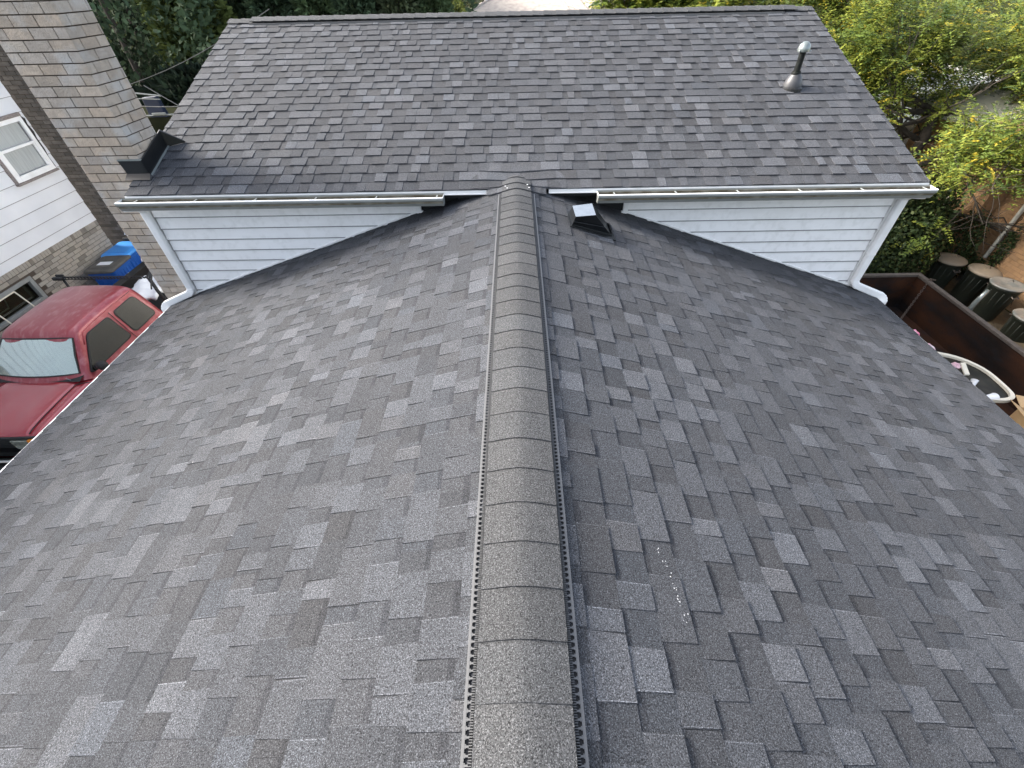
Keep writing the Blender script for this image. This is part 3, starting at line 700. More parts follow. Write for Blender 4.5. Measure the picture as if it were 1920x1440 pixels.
mb.mesh(vs,[(j_*(nu+1)+i_,j_*(nu+1)+i_+1,(j_+1)*(nu+1)+i_+1,(j_+1)*(nu+1)+i_) for j_ in range(nv) for i_ in range(nu)])
wsh=mb.build('windshield',WSG,pk,smooth=True)
mb=MB(); mb.tube([wsp(-1,.04,0),wsp(-1,.5,0),wsp(-1,.94,0)]+[wsp(-1+2*k/8,.95,0) for k in range(1,8)]+[wsp(1,.94,0),wsp(1,.5,0),wsp(1,.04,0)]+[wsp(1-2*k/8,.03,0) for k in range(1,9)],.013,5); mb.build('seal',RUB,wsh)
# door seams, drip rail
mb=MB()
for sg in (1,-1):
    mb.cut(); mb.tube([T(sg*.632,4.80,-2.937),T(sg*.632,4.45,-2.943),T(sg*.632,4.14,-2.953),T(sg*.630,3.95,-2.972),T(sg*.62,3.87,-3.0)],.006,5)
    mb.cut(); mb.tube([T(sg*.632,4.80,-2.937),T(sg*.72,4.86,-2.95),T(sg*.80,4.90,-2.99)],.006,5)
    mb.cut(); mb.tube([T(sg*.835,4.93,-3.02),T(sg*.838,4.93,-3.5)],.004,4)
    mb.cut(); mb.tube([T(sg*.655,6.005,-2.43),T(sg*.72,6.01,-2.66),T(sg*.80,6.02,-2.93),T(sg*.838,6.02,-3.02),T(sg*.84,6.02,-3.5)],.005,4)
mb.build('door_seam',RUB,pk)
mb=MB()
for sg in (1,-1):
    mb.cut(); mb.tube([T(sg*.665,5.02+.3,-2.56),T(sg*.628,5.45,-2.425),T(sg*.632,5.7,-2.395),T(sg*.632,6.2,-2.388),T(sg*.625,6.62,-2.40)],.007,5)
mb.build('drip_rail',RED,pk,smooth=True)
# mirrors, wipers, cowl
for sg in (1,-1):
    mb=MB(); rings=[]
    for t,(w_,h_) in zip((0,.15,.45,.8,1),((.02,.02),(.075,.085),(.095,.10),(.085,.09),(.03,.04))):
        o=V(T(sg*(.86+.17*t),5.10-.02*t,-2.80))
        rings.append([o+V((0,w_*.75*math.cos(a),h_*.8*math.sin(a))) for a in [k*math.pi/6 for k in range(12)]])
    mb.rings(rings); mb.obox(T(sg*.79,5.08,-2.90),(sg*.08,0,.05),(0,.05,0),(0,0,.09)); mb.build('mirror',RUB,pk,smooth=True)
mb=MB(); mb.mesh([T(-.70,4.83,-2.902),T(.70,4.83,-2.902),T(.70,4.95,-2.872),T(-.70,4.95,-2.872)],[(0,1,2,3)]); mb.build('cowl',RUB,pk)
mb=MB()
for u0,u1 in ((.55,.02),(-.05,-.6)):
    mb.cut()
    mb.tube([T(u0,4.86,-2.895),T((u0+u1)/2,4.93,-2.85),T(u1,4.96,-2.835)],.006,5); mb.tube([T(u0-.1,4.88,-2.885),T((u0+u1)/2-.02,4.97,-2.83),T(u1-.08,5.0,-2.80)],.004,5)
mb.build('wiper',GALV,pk)
# front end
_T=T
def T(u,y,z): return _T(u,y+.435,z+(.115 if z>-3.36 else .06))
mb=MB()
pts=[T(u,3.40-.02*(1-(u/.75)**2),-3.145) for u in [(-.78+1.56*k/16) for k in range(17)]]
mb.sweep(pts,.035,.035,(0,0,1),rnd=.4); mb.build('grille_surround',RUB,pk,smooth=True)
mb=MB(); mb.box(T(-.35,3.375,-3.33),T(.35,3.40,-3.16)); 
for k in range(5): mb.box(T(-.35,3.362,-3.32+.036*k),T(.35,3.376,-3.31+.036*k))
mb.build('grille',RUB,pk)
for sg in (1,-1):
    mb=MB(); a,b=sorted((sg*.36,sg*.60)); mb.box(T(a,3.345,-3.34),T(b,3.42,-3.17)); mb.build('headlight',LAMP,pk,bevel=.012)
    mb=MB(); a,b=sorted((sg*.605,sg*.735)); mb.hexa([T(a,3.35 if sg>0 else 3.41,-3.34),T(b,3.41 if sg>0 else 3.35,-3.34),T(b,3.50,-3.34),T(a,3.50,-3.34),T(a,3.35 if sg>0 else 3.41,-3.165),T(b,3.41 if sg>0 else 3.35,-3.165),T(b,3.50,-3.165),T(a,3.50,-3.165)]); mb.build('turn_signal',AMB,pk,bevel=.008)
mb=MB(); mb.sweep([T(u,3.30-.05*(1-(u/.8)**2),-3.40) for u in [(-.82+1.64*k/12) for k in range(13)]],.03,.12,(0,0,1),rnd=.3); mb.build('bumper',CHR,pk,smooth=True)
mb=MB(); mb.sweep([T(u,3.24-.05*(1-(u/.8)**2),-3.53) for u in [(-.84+1.68*k/12) for k in range(13)]],.14,.16,(0,0,1),rnd=.3); mb.build('bumper_guard',RUB,pk,smooth=True)
mb=MB(); mb.box(T(-.78,3.42,-3.8),T(.78,8.6,-3.45)); mb.build('chassis',RUB,pk)
T=_T
# bed
mb=MB()
for sg in (1,-1):
    a,b=sorted((sg*.72,sg*.83)); mb.box(T(a,6.90,-3.60),T(b,8.85,-2.98))
mb.box(T(-.72,8.78,-3.6),T(.72,8.85,-3.0)); mb.box(T(-.72,6.9,-3.6),T(.72,6.95,-3.0))
bed=mb.build('bed',RED,pk,bevel=.015)
mb=MB(); mb.box(T(-.72,6.95,-3.5),T(.72,8.78,-3.45))
for sg in (1,-1):
    a,b=sorted((sg*.67,sg*.72)); mb.box(T(a,6.95,-3.45),T(b,8.78,-2.965)); a,b=sorted((sg*.66,sg*.84)); mb.box(T(a,6.93,-2.978),T(b,8.86,-2.955))
mb.build('bed_liner',RUB,bed)
# rack behind the cab
mb=MB()
zr_=-2.34; yk=7.02
mb.tube([T(-.95,yk+.02,zr_-.01),T(-.80,yk,zr_+.01),T(.62,yk-.01,zr_+.01),T(.80,yk-.03,zr_-.03),T(1.0,yk-.35,zr_-.05)],.012,6)
mb.tube([T(.60,yk+.32,zr_-.02),T(.66,yk+.1,zr_-.12),T(.80,yk-.05,zr_-.25),T(.84,yk-.05,-2.95)],.03,8)
mb.tube([T(.58,yk+.36,zr_-.04),T(.57,yk+.16,zr_-.10),T(.74,yk-.0,zr_-.28)],.018,8)
mb.tube([T(-.86,yk+.02,zr_),T(-.84,yk-.03,-2.95)],.02,6)
mb.obox(T(-.98,yk-.05,zr_-.03),(.16,0,0),(0,.05,0),(0,0,.05)); mb.obox(T(-.98,yk+.04,zr_-.03),(.14,0,0),(0,.03,0),(0,0,.06))
for k in range(26): 
    u=-.80+k*.06; mb.tube([T(u,yk,zr_+.005),T(u+.02,yk+.01,zr_-.04)],.010,4)
mb.tube([T(-.84,yk+.02,zr_-.045),T(.62,yk+.0,zr_-.04)],.008,5)
mb.build('rack',RUB,pk,smooth=True)
# sheet lying in the bed
mb=MB(); nx,ny=14,16; vs=[]
rr=random.Random(3)
for j in range(ny+1):
    for i in range(nx+1):
        u=-.12+.76*i/nx; y=6.98+1.15*j/ny+.05*math.sin(i*1.7)
        vs.append(T(u+.03*math.sin(j*1.3+i),y,-2.74-.10*j/ny+.04*math.sin(i*.9+j*.7)+rr.uniform(-.02,.02)))
mb.mesh(vs,[(j*(nx+1)+i,j*(nx+1)+i+1,(j+1)*(nx+1)+i+1,(j+1)*(nx+1)+i) for j in range(ny) for i in range(nx)])
o=mb.build('plastic_sheet',TARP,None,smooth=True); tag(o,'crumpled white plastic sheet lying in the pickup bed','sheet')
sm=o.modifiers.new('t','SOLIDIFY'); sm.thickness=.06
# ------------------------------------------------------------------ bins on the driveway
def wheelie(body_m,lid_m,label,loc,rz,sticker):
    t=thing('recycling_bin',label,'bin','wheeled bins beside the white house'); t.location=loc; t.rotation_euler=(0,0,rz)
    def rr4(w,d,z,y=0,r=.07):
        pts=[]
        for cx,cy,t0 in ((w-r,d-r,0),(-w+r,d-r,90),(-w+r,-d+r,180),(w-r,-d+r,270)):
            for k in range(4):
                a=math.radians(t0+30*k); pts.append(V((cx+r*math.cos(a),y+cy+r*math.sin(a),z)))
        return pts
    mb=MB(); mb.rings([rr4(.22,.26,.05),rr4(.23,.27,.3),rr4(.265,.33,.93),rr4(.285,.35,.94),rr4(.285,.35,.99)])
    for k in range(5): mb.box((-.19+.085*k,-.325,.45),(-.165+.085*k,-.292,.90))
    for k in range(5): mb.box((.235,-.22+.1*k,.5),(.272,-.19+.1*k,.90))
    mb.build('body',body_m,t,bevel=.004)
    mb=MB(); mb.rings([rr4(.305,.385,.995),rr4(.31,.39,1.02),rr4(.295,.37,1.05),rr4(.24,.30,1.075)])
    mb.box((-.22,-.28,1.076),(.22,-.255,1.083)); mb.box((-.22,.02,1.076),(.22,.035,1.081))
    l=mb.build('lid',lid_m,t,bevel=.006)
    if sticker: mb=MB(); mb.box((-.13,-.14,1.0765),(.15,.01,1.0775)); mb.build('sticker',PAPER,l)
    mb=MB(); mb.tube([(-.2,.41,.96),(.2,.41,.96)],.016,8); mb.box((-.22,.34,.94),(-.19,.42,.98)); mb.box((.19,.34,.94),(.22,.42,.98)); mb.build('handle',RUB,t)
    for sx in (-.25,.25):
        mb=MB(); mb.lathe([(.05,-.03),(.13,-.03),(.14,0),(.13,.03),(.05,.03)],(sx,.27,.14),axis=(1,0,0),n=20); mb.build('wheel',RUB,t)
    # printed emblem: ring of three arrows, as plain bars
    mb=MB()
    if not sticker:
        for k in range(3):
            a=k*2.094; p=V((.278,.06*math.cos(a),.74+.06*math.sin(a))); q2=V((.276,.06*math.cos(a+1.5),.74+.06*math.sin(a+1.5))); mb.tube([p,q2],.012,5)
    else:
        for k in range(4): mb.box((.262,-.12+.05*k,.70),(.274,-.095+.05*k,.78))
    mb.build('print',PAPER,t)
    return t
wheelie(BLUE,GLID,'blue wheeled bin with dark grey lid and white paper on the lid',(-9.06,8.74,GZ),math.radians(4),True)
wheelie(BLUE,LBLUE,'all blue wheeled bin behind the dark lidded one',(-9.14,9.42,GZ+.02),math.radians(2),False)
t=thing('storage_tote','black bin standing in the dark corner behind the blue bins','bin')
mb=MB(); mb.hexa([(-9.3,9.84,GZ),(-8.9,9.84,GZ),(-8.9,9.96,GZ),(-9.3,9.96,GZ),(-9.36,9.82,-2.9),(-8.84,9.82,-2.9),(-8.84,9.96,-2.9),(-9.36,9.96,-2.9)]); mb.build('body',RUB,t,bevel=.01)
mb=MB(); mb.box((-9.38,9.80,-2.9),(-8.82,9.96,-2.86)); mb.build('lid',GLID,t,bevel=.01)
t=thing('scraper_pole','grey pole with a white bracket leaning on the dark brick stack','pole')
mb=MB(); mb.tube([(-9.28,9.92,-2.42),(-9.24,9.86,-2.75),(-9.15,9.80,-3.4)],.014,6); mb.build('handle',GALV,t)
mb=MB(); mb.obox((-9.30,9.84,-2.80),(.05,0,0),(0,.02,0),(.05,0,.10)); mb.obox((-9.24,9.84,-2.98),(.05,0,0),(0,.02,0),(-.02,0,.20)); mb.build('bracket',PAPER,t)
# ------------------------------------------------------------------ right side: trailer, cans, brick house
tr=thing('dump_trailer','rusty brown steel dump trailer full of debris, right of the roof','trailer')
X0,X1,Y0,Y1,ZT,ZF=5.15,7.62,1.2,7.38,-2.70,-3.42
mb=MB()
mb.box((X0,Y0,GZ+.45),(X1,Y1,ZF)); 
mb.box((X1-.05,Y0,ZF),(X1,Y1,ZT-.05)); mb.box((X0,Y0,ZF),(X0+.05,Y1,ZT-.05)); mb.box((X0+.05,Y1-.05,ZF),(X1-.05,Y1,ZT-.05)); mb.box((X0+.05,Y0,ZF),(X1-.05,Y0+.05,ZT-.05))
y=Y0+.4
while y<Y1: mb.box((X1,y,ZF-.1),(X1+.06,y+.08,ZT-.05)); y+=.8
mb.build('body',RUST,tr)
mb=MB(); mb.box((X1-.062,Y0,ZT-.05),(X1+.02,Y1+.02,ZT)); mb.box((X0-.02,Y0,ZT-.05),(X0+.062,Y1+.02,ZT)); mb.box((X0+.062,Y1-.062,ZT-.05),(X1-.062,Y1+.02,ZT)); mb.build('rim',RIMM,tr,bevel=.008)
for sg in (X0-.02,X1-.2):
    for yy in (3.0,3.9):
        mb=MB(); mb.lathe([(.15,-.1),(.32,-.1),(.34,0),(.32,.1),(.15,.1)],(sg+.1,yy,GZ+.34),axis=(1,0,0),n=20); mb.build('wheel',RUB,tr)
# chain hanging from the rim into the box
def link(mb,c,d,side,L=.05,W_=.030,r=.0055):
    d=V(d).normalized(); s=V(side); s=(s-d*s.dot(d)).normalized(); pts=[]
    for k in range(13):
        a=2*math.pi*k/12; pts.append(c+d*(L/2*math.cos(a))+s*(W_/2*math.sin(a)))
    mb.tube(pts,r,5,caps=False)
mb=MB(); a=V((7.60,7.10,-2.68)); b=V((7.05,6.60,-3.33)); n=34
for k in range(n):
    t_=k/(n-1); p=a.lerp(b,t_)+V((0,0,-.12*math.sin(math.pi*t_))); link(mb,p,b-a,(0,0,1) if k%2 else (1,-1,0))
for k in range(3): link(mb,V((7.60+.04*k,7.10,-2.685)),(1,0,0),(0,0,1) if k%2 else (0,1,0))
tag(mb.build('chain',CHAINM,None,smooth=True),'rusty chain hanging over the rim of the trailer','chain')
# bags
def bag(m,label,loc,sc,seed):
    rr=random.Random(seed); mb=MB(); rings=[]; n=18
    for j in range(9):
        v=j/8; r=math.sin(math.pi*min(v*.92+.04,1))**.6
        rings.append([V(loc)+V((sc[0]*r*math.cos(a)*rr.uniform(.72,1.15),sc[1]*r*math.sin(a)*rr.uniform(.72,1.15),sc[2]*(v-.5)*2+rr.uniform(-.02,.02))) for a in [2*math.pi*k/n for k in range(n)]])
    mb.rings(rings); return tag(mb.build('plastic_bag',m,None,smooth=False),label,'bag','bags thrown in the trailer')
bag(PINK,'bright pink plastic bag at the roof edge, uppermost of the bags',(6.36,5.62,-2.84),(.15,.12,.11),1)
bag(PALEP,'pale pink bag just below the bright pink one',(6.36,5.28,-2.84),(.13,.12,.09),2)
bag(PALEP,'small pink and dark bag lying behind the cream framed window',(6.48,4.84,-2.80),(.07,.06,.05),3)
# cream framed window lying on the debris (outline of a vehicle window)
t=thing('framed_window','cream framed smoked window from a vehicle, lying in the trailer','window')
zw=-2.75
ol=[(6.28,5.17),(6.66,5.03),(6.86,4.74),(6.84,4.26),(6.76,4.13),(6.58,4.08),(6.2,4.14),(5.75,4.2),(5.65,5.1)]
ol=[V((x,y,zw+.03*(6.4-x))) for x,y in ol]
def rnd(pts,it=2):
    for _ in range(it):
        q=[]
        for i in range(len(pts)):
            a,b=pts[i],pts[(i+1)%len(pts)]; q+=[a.lerp(b,.22),a.lerp(b,.78)]
        pts=q
    return pts
ol=rnd(ol); k=len(ol); ctr=sum(ol,V())/k
mb=MB(); mb.mesh([p for p in ol]+[ctr+(p-ctr)*.90 for p in ol]+[p-V((0,0,.05)) for p in ol]+[ctr+(p-ctr)*.90-V((0,0,.05)) for p in ol],
  [(i,(i+1)%k,(i+1)%k+k,i+k) for i in range(k)]+[(i+2*k,(i+1)%k+2*k,(i+1)%k,i) for i in range(k)]+[(i+k,(i+1)%k+k,(i+1)%k+3*k,i+3*k) for i in range(k)]); mb.build('frame',CREAM,t,smooth=False)
mb=MB(); mb.mesh([ctr+(p-ctr)*.905-V((0,0,.035)) for p in ol],[tuple(range(k))]); mb.build('pane',SMOKE,t)
mb=MB(); mb.obox((6.44,4.62,-2.78),(.07,.0,0),(.13,.26,0),(0,0,.02)); mb.build('divider',CREAM,t)
def cup(label,loc,axis,s=1):
    mb=MB(); mb.lathe([(.001,0),(.045*s,0),(.05*s,.01),(.075*s,.20*s),(.08*s,.205*s),(.07*s,.2*s),(.04*s,.02)],loc,axis=axis,n=20); tag(mb.build('white_cup',PAPER,None,smooth=True),label,'cup','white cups in the trailer')
cup('white cup by the roof edge beside the smoked window',(6.33,4.36,-2.76),(.4,.5,.5),.55)
cup('longer white cup lying below the cream frame',(6.34,4.14,-2.77),(1,.15,0),.8)
t=thing('cardboard_box','open brown cardboard box nearest the right edge','box')
mb=MB(); bx=V((6.55,3.55,-3.06)); ux=V((.5,-.18,0)); uy=V((.10,.40,0)); h=V((0,0,.32)); th=.006
mb.obox(bx,ux,uy,(0,0,th)); mb.obox(bx,ux,uy.normalized()*th,h); mb.obox(bx+uy,ux,uy.normalized()*th,h); mb.obox(bx,ux.normalized()*th,uy,h); mb.obox(bx+ux,ux.normalized()*th,uy,h); mb.build('carton',CARD,t)
mb=MB(); mb.obox(bx+h,V((-.17,.05,.10)),uy,(0,0,.005)); mb.obox(bx+h+uy,ux,V((.03,.17,.06)),(0,0,.005)); mb.build('flap',CARD,t)
mb=MB(); vs=[];nx,ny=12,10
rr=random.Random(8)
for j in range(ny+1):
    for i in range(nx+1): vs.append((5.45+1.05*i/nx,2.9+1.1*j/ny,-2.86+.06*math.sin(i*1.1+j)+.05*math.sin(j*1.7)+rr.uniform(-.02,.02)-.12*(i/nx)))
mb.mesh(vs,[(j*(nx+1)+i,j*(nx+1)+i+1,(j+1)*(nx+1)+i+1,(j+1)*(nx+1)+i) for j in range(ny) for i in range(nx)])
o=mb.build('tarp',GREYT,None,smooth=True); tag(o,'rumpled grey cloth between the cardboard box and the roof edge','cloth'); sm=o.modifiers.new('t','SOLIDIFY'); sm.thickness=.02
# debris heap: old shingles under it all
mb=MB(); rr=random.Random(12)
for k in range(260):
    x=rr.uniform(X0+.1,X1-.75); y=rr.uniform(1.6,6.2); top=-3.32+.42*math.exp(-((x-6.1)**2)/.35)*(1 if y<5.5 else .5)
    z=rr.uniform(-3.42,top); a=rr.uniform(0,6.28); t1=V((math.cos(a),math.sin(a),rr.uniform(-.25,.25)))*rr.uniform(.15,.4); t2=V((-math.sin(a),math.cos(a),rr.uniform(-.2,.2)))*rr.uniform(.1,.25)
    mb.obox((x,y,z),t1,t2,(0,0,.008),0,(rr.uniform(.3,.9),)*3)
tag(mb.build('debris',SH),'torn dark roofing scraps heaped on the trailer floor','debris',kind='stuff')
# trash cans
def can(label,loc,lidm,broken=False,tilt=(0,0)):
    t=thing('trash_can',label,'trash can','round cans along the brick house'); t.location=loc; t.rotation_euler=(tilt[0],tilt[1],0)
    mb=MB(); mb.lathe([(.001,.0),(.20,0),(.215,.02),(.255,.70),(.275,.71),(.275,.75),(.25,.75)],(0,0,0),n=30)
    for k in range(14):
        a=2*math.pi*k/14; mb.tube([(.212*math.cos(a),.212*math.sin(a),.08),(.252*math.cos(a),.252*math.sin(a),.66)],.006,4)
    mb.build('body',GCAN,t,smooth=True)
    mb=MB(); 
    if broken: mb.lathe([(.29,.75),(.30,.765),(.29,.78),(.24,.775),(.10,.74),(.0,.73)],(0,0,0),n=30)
    else: mb.lathe([(.29,.74),(.30,.76),(.28,.785),(.20,.81),(.10,.825),(.0,.83)],(0,0,0),n=30)
    mb.tube([(-.06,0,.825),(-.04,0,.86),(.04,0,.86),(.06,0,.825)],.010,6)
    mb.build('lid',lidm,t,smooth=True)
    for sg in (1,-1): mb=MB(); mb.tube([(-.06,sg*.27,.64),(-.06,sg*.32,.62),(.06,sg*.32,.62),(.06,sg*.27,.64)],.012,6); mb.build('handle',RIMM,t)
    return t
can('green round can with plain tan lid, farthest along the row',(9.62,8.86,GZ+.02),TLID)
can('green round can with streaked tan lid, second in the row',(9.92,8.36,GZ+.02),TLID,tilt=(.04,.04))
can('dark round can with dusty grey green rimmed lid, nearest in the row',(9.98,7.78,GZ+.02),RLID,True)
can('round can at the right edge behind the trailer rim, standing lower',(10.12,7.08,GZ-.30),RLID,True)
mb=MB(); mb.tube([(9.50,7.64,-3.25),(9.44,7.62,-3.45),(9.40,7.60,-3.75),(9.42,7.62,-3.9)],[.035,.045,.05,.025],8); tag(mb.build('plastic_bottle',GALV,None,smooth=True),'crushed clear bottle stuck against the third can','bottle')
# brick house on the right
bh=thing('brick_house','tan orange brick house with white downspouts behind the cans','house')
HX=10.75; HT=-1.15
mb=MB(); rr=random.Random(20)
tn_o=lambda r:(lambda k,h:(k*(1+.03*h),k,k*(1-.05*h)))(r.uniform(.86,1.1),r.uniform(-1,1))
mb.box((HX+.008,3,GZ),(20,13.2,HT),1)
brickface(mb,(HX+.008,13.2,0),(0,-1,0),(-1,0,0),10.2,GZ,HT,.0775,.215,tn_o,rr,mort=.008,dep=.007)
brickface(mb,(HX,13.192,0),(1,0,0),(0,1,0),9,GZ,HT,.0775,.215,tn_o,rr,mort=.008,dep=.007)
brickface(mb,(HX,3.008,0),(1,0,0),(0,-1,0),9,GZ,HT,.0775,.215,tn_o,rr,mort=.008,dep=.007)
mb.build('wall',[OBR,OMORT],bh)
mb=MB(); 
mb.box((HX-.36,9.75,GZ),(HX-.001,10.62,HT+.25),1)
brickface(mb,(HX-.36,10.62,0),(0,-1,0),(-1,0,0),.87,GZ,HT+.25,.0775,.215,tn_o,rr,mort=.008,dep=.007)
brickface(mb,(HX-.36,9.75,0),(1,0,0),(0,-1,0),.36,GZ,HT+.25,.0775,.215,tn_o,rr,mort=.008,dep=.007)
mb.build('chimney',[OBR,OMORT],bh)
mb=MB(); mb.box((HX-.38,3-.3,HT),(20.3,9.7,HT+.06)); mb.box((HX-.38,10.67,HT),(20.3,13.5,HT+.06)); mb.box((HX-.42,3-.3,HT-.05),(HX-.38,9.7,HT+.09)); mb.box((HX-.42,10.67,HT-.05),(HX-.38,13.5,HT+.09)); mb.box((HX-.52,3-.3,HT-.02),(HX-.42,9.7,HT+.08)); mb.build('eave',SPIPE,bh)
mb=MB(); mb.mesh([(HX-.4,2.6,HT+.1),(HX-.4,13.6,HT+.1),(20.4,13.6,HT+.1),(20.4,2.6,HT+.1),(15.5,6.5,HT+2.0),(15.5,10,HT+2.0)],[(0,4,5,1),(1,5,2),(2,5,4,3),(3,4,0)]); mb.build('roof',PROOF,bh)
for yy,z0,z1 in ((9.17,HT-.05,-3.35),(10.95,HT-.2,-3.2)):
    mb=MB(); x=HX-.06 if yy<10 else HX-.05; mb.sweep([(x,yy,z0),(x,yy+.005,(z0+z1)/2),(x,yy,z1)],.07 if yy<10 else .05,.07 if yy<10 else .05,(0,1,0),rnd=.3); mb.build('downspout',SPIPE,bh)
mb=MB(); pts=[(HX-.015,9.45,-2.55),(HX-.02,9.6,-2.62),(HX-.38,9.8,-2.78),(HX-.385,10.2,-2.80),(HX-.385,10.5,-2.62)]
mb.tube(pts,.010,5); mb.tube([(HX-.015,9.15,-2.8),(HX-.015,9.3,-2.62),(HX-.015,9.45,-2.55)],.010,5); mb.build('cable',RUB,bh,smooth=True)
# ------------------------------------------------------------------ vegetation
def leaf(mb,p,d,n,L,Wd,c):
    s=d.cross(n).normalized()*Wd*.5; m=p+d*L*.45
    mb.mesh([p,m+s,p+d*L,m-s],[(0,1,2,3)],0,c)
def rdir(rr):
    while True:
        v=V((rr.uniform(-1,1),rr.uniform(-1,1),rr.uniform(-1,1)))
        if .05<v.length<1: return v.normalized()
def frond(mb,rr,p,d,L,n,ls,cf):
    d=d.normalized(); side=d.cross(V((0,0,1)))
    if side.length<.1: side=V((1,0,0))
    side.normalize(); q=p.copy(); c=cf(rr); sag=rr.uniform(.2,.8)
    for k in range(n):
        t=(k+1)/n; q=p+d*(L*t)+V((0,0,-sag*L*t*t*.5))
        for sg in (-1,1):
            ld=(side*sg+d*.45+V((0,0,rr.uniform(-.5,.1)))).normalized(); nn=rdir(rr)*.45+V((0,0,1))
            k2=rr.uniform(.85,1.15); leaf(mb,q,ld,nn,ls*rr.uniform(.7,1.2)*(1-.4*t),ls*.36,(c[0]*k2,c[1]*k2,c[2]*k2))
from mathutils import noise as mnoise
def gap(p,sc=.75,t=-.24): return mnoise.noise(p*sc)>t
def locust_col(rr):
    v=rr.random()
    if v<.06: return (.48,.38,.045)
    if v<.42: return (.26,.29,.05)
    if v<.82: return (.15,.205,.042)
    return (.055,.09,.026)
def branch(mb,rr,p,d,L,r,depth,tips):
    pts=[p.copy()]; rs=[r]; q=p.copy(); d=d.normalized(); n=5
    for k in range(n):
        d=(d+rdir(rr)*.22+V((0,0,.02))).normalized(); q=q+d*(L/n); pts.append(q.copy()); rs.append(r*(1-.6*(k+1)/n))
        if depth>0 and k>=1:
            for _ in range(2 if depth>1 else 2):
                dd=(d+rdir(rr)*.9); branch(mb,rr,q.copy(),dd,L*rr.uniform(.5,.7),rs[-1]*.6,depth-1,tips)
    mb.tube(pts,rs,6 if r>.03 else 4); tips.append((q.copy(),d.copy()))
    if depth<=1: tips.append((pts[3].copy(),d.copy())); tips.append((pts[2].copy(),d.copy()))
def locust(base,lean,H,seed,label,group,Lb=3.0,nf=6,keep=lambda p:True,ls=.105,extra=()):
    rr=random.Random(seed); t=thing('tree',label,'tree',group); tips=[]
    tm=MB(); base=V(base); top=base+V(lean); pts=[base.lerp(top,k/5)+rdir(rr)*.08*(k>0) for k in range(6)]
    tm.tube(pts,[.20*(1-.5*k/5) for k in range(6)],10)
    for k in range(2,6):
        for _ in range(3 if k<5 else 5):
            a=rr.uniform(0,6.28); branch(tm,rr,pts[k].copy(),V((math.cos(a),math.sin(a),rr.uniform(-.1,.7))),Lb*rr.uniform(.7,1.1),.07,2,tips)
    for (c,rad,n) in extra:
        for _ in range(n):
            v=rdir(rr)*rr.random()**.5; tips.append((V(c)+V((v.x*rad[0],v.y*rad[1],v.z*rad[2])),rdir(rr)))
    tm.build('trunk',BARK,t,smooth=True)
    cm=MB(); cnt=0
    for p,d in tips:
        if not keep(p): continue
        for _ in range(nf):
            o=p+rdir(rr)*rr.uniform(0,.35)
            if not keep(o): continue
            frond(cm,rr,o,d*.4+rdir(rr)+V((0,0,-.15)),rr.uniform(.25,.45),7,ls,locust_col); cnt+=1
    cm.build('crown',LEAF,t); return cnt
kp=lambda p: (p.x>5.0+max(0,(12-p.y))*.15 and p.z<4.2 and p.z>-3.3 and not (p.x>HX and p.z<HT+.15+(p.x-HX)*.35) and (p.x>6.6 or p.y>9.8 or p.z<-1.2) and not (p.x<7.8 and p.y<10 and p.z>zb(6)-.9) and not (p.x>8.8 and p.z<-1.40) and gap(p) and not (p.x<8.9 and p.y<13 and mnoise.noise(p*1.3)<-.12))
n1=locust((9.15,10.9,GZ),(1.0,1.2,3.0),4,41,'big yellow green tree beside the brick house, nearest the roof','leafy trees right of the roof',Lb=2.9,nf=11,keep=kp,ls=.105,
   extra=[((10.3,10.0,-1.55),(1.1,.7,.35),60),((10.8,12.6,.2),(3.2,2.0,1.2),170)])
n2=locust((12.4,17.5,GZ),(-.6,.6,3.4),4,43,'yellow green tree standing behind the nearest one at the right','leafy trees right of the roof',Lb=3.8,nf=5,keep=lambda p:kp(p) and gap(p,.4,-.12),ls=.20,
   extra=[((11.5,16.5,1.2),(4.5,2,1.6),120)])
n3=locust((4.6,19.5,GZ),(.6,-1.2,2.8),4,47,'olive green tree just past the upper right roof corner','leafy trees right of the roof',Lb=3.2,nf=8,keep=lambda p:p.y>12.2 and p.x>2.2 and gap(p,.6,-.3),ls=.17)
# shrub and ivy
def shrub(name,label,cat,blobs,seed,n,ls,colf,stem=None):
    rr=random.Random(seed); t=thing(name,label,cat); cm=MB()
    for c,rad,k in blobs:
        for _ in range(int(n*k)):
            v=rdir(rr); r=rr.uniform(.55,1.0); p=V(c)+V((v.x*rad[0],v.y*rad[1],v.z*rad[2]))*r
            leaf(cm,p,(rdir(rr)+V((0,0,-.4))).normalized(),(v+rdir(rr)*.7).normalized(),ls*rr.uniform(.6,1.3),ls*.8*rr.uniform(.7,1.2),colf(rr))
    cm.build('foliage',IVY,t)
    sm_=MB()
    for c,rad,k in blobs: sm_.cut(); sm_.tube([(c[0],c[1],GZ),(c[0]+.05,c[1],(GZ+c[2])/2),c],[.04,.03,.015],6)
    sm_.build('stem',BARK,t)
def shc(rr):
    k=rr.uniform(.5,1.3); h=rr.random()
    return (.075*k,.095*k,.03*k) if h<.2 else (.026*k,.042*k,.015*k)
shrub('shrub','dense green shrub between the house corner and the brick wall','shrub',[((8.6,9.1,-3.0),(.75,.7,.9),1),((9.3,9.9,-2.7),(.65,.7,1.0),1),((8.3,9.9,-2.4),(.7,.7,1.0),1),((7.9,8.7,-3.4),(.6,.5,.6),.6)],51,3600,.085,shc)
shrub('ivy','dark climbing vine on the brick chimney breast','vine',[((10.30,9.55,-3.1),(.20,.45,.75),1),((10.6,9.3,-3.6),(.12,.5,.3),.5),((10.7,8.95,-3.0),(.05,.16,.5),.25)],52,1500,.06,lambda r:(lambda k:(.05*k,.075*k,.028*k))(r.uniform(.4,1.3)))
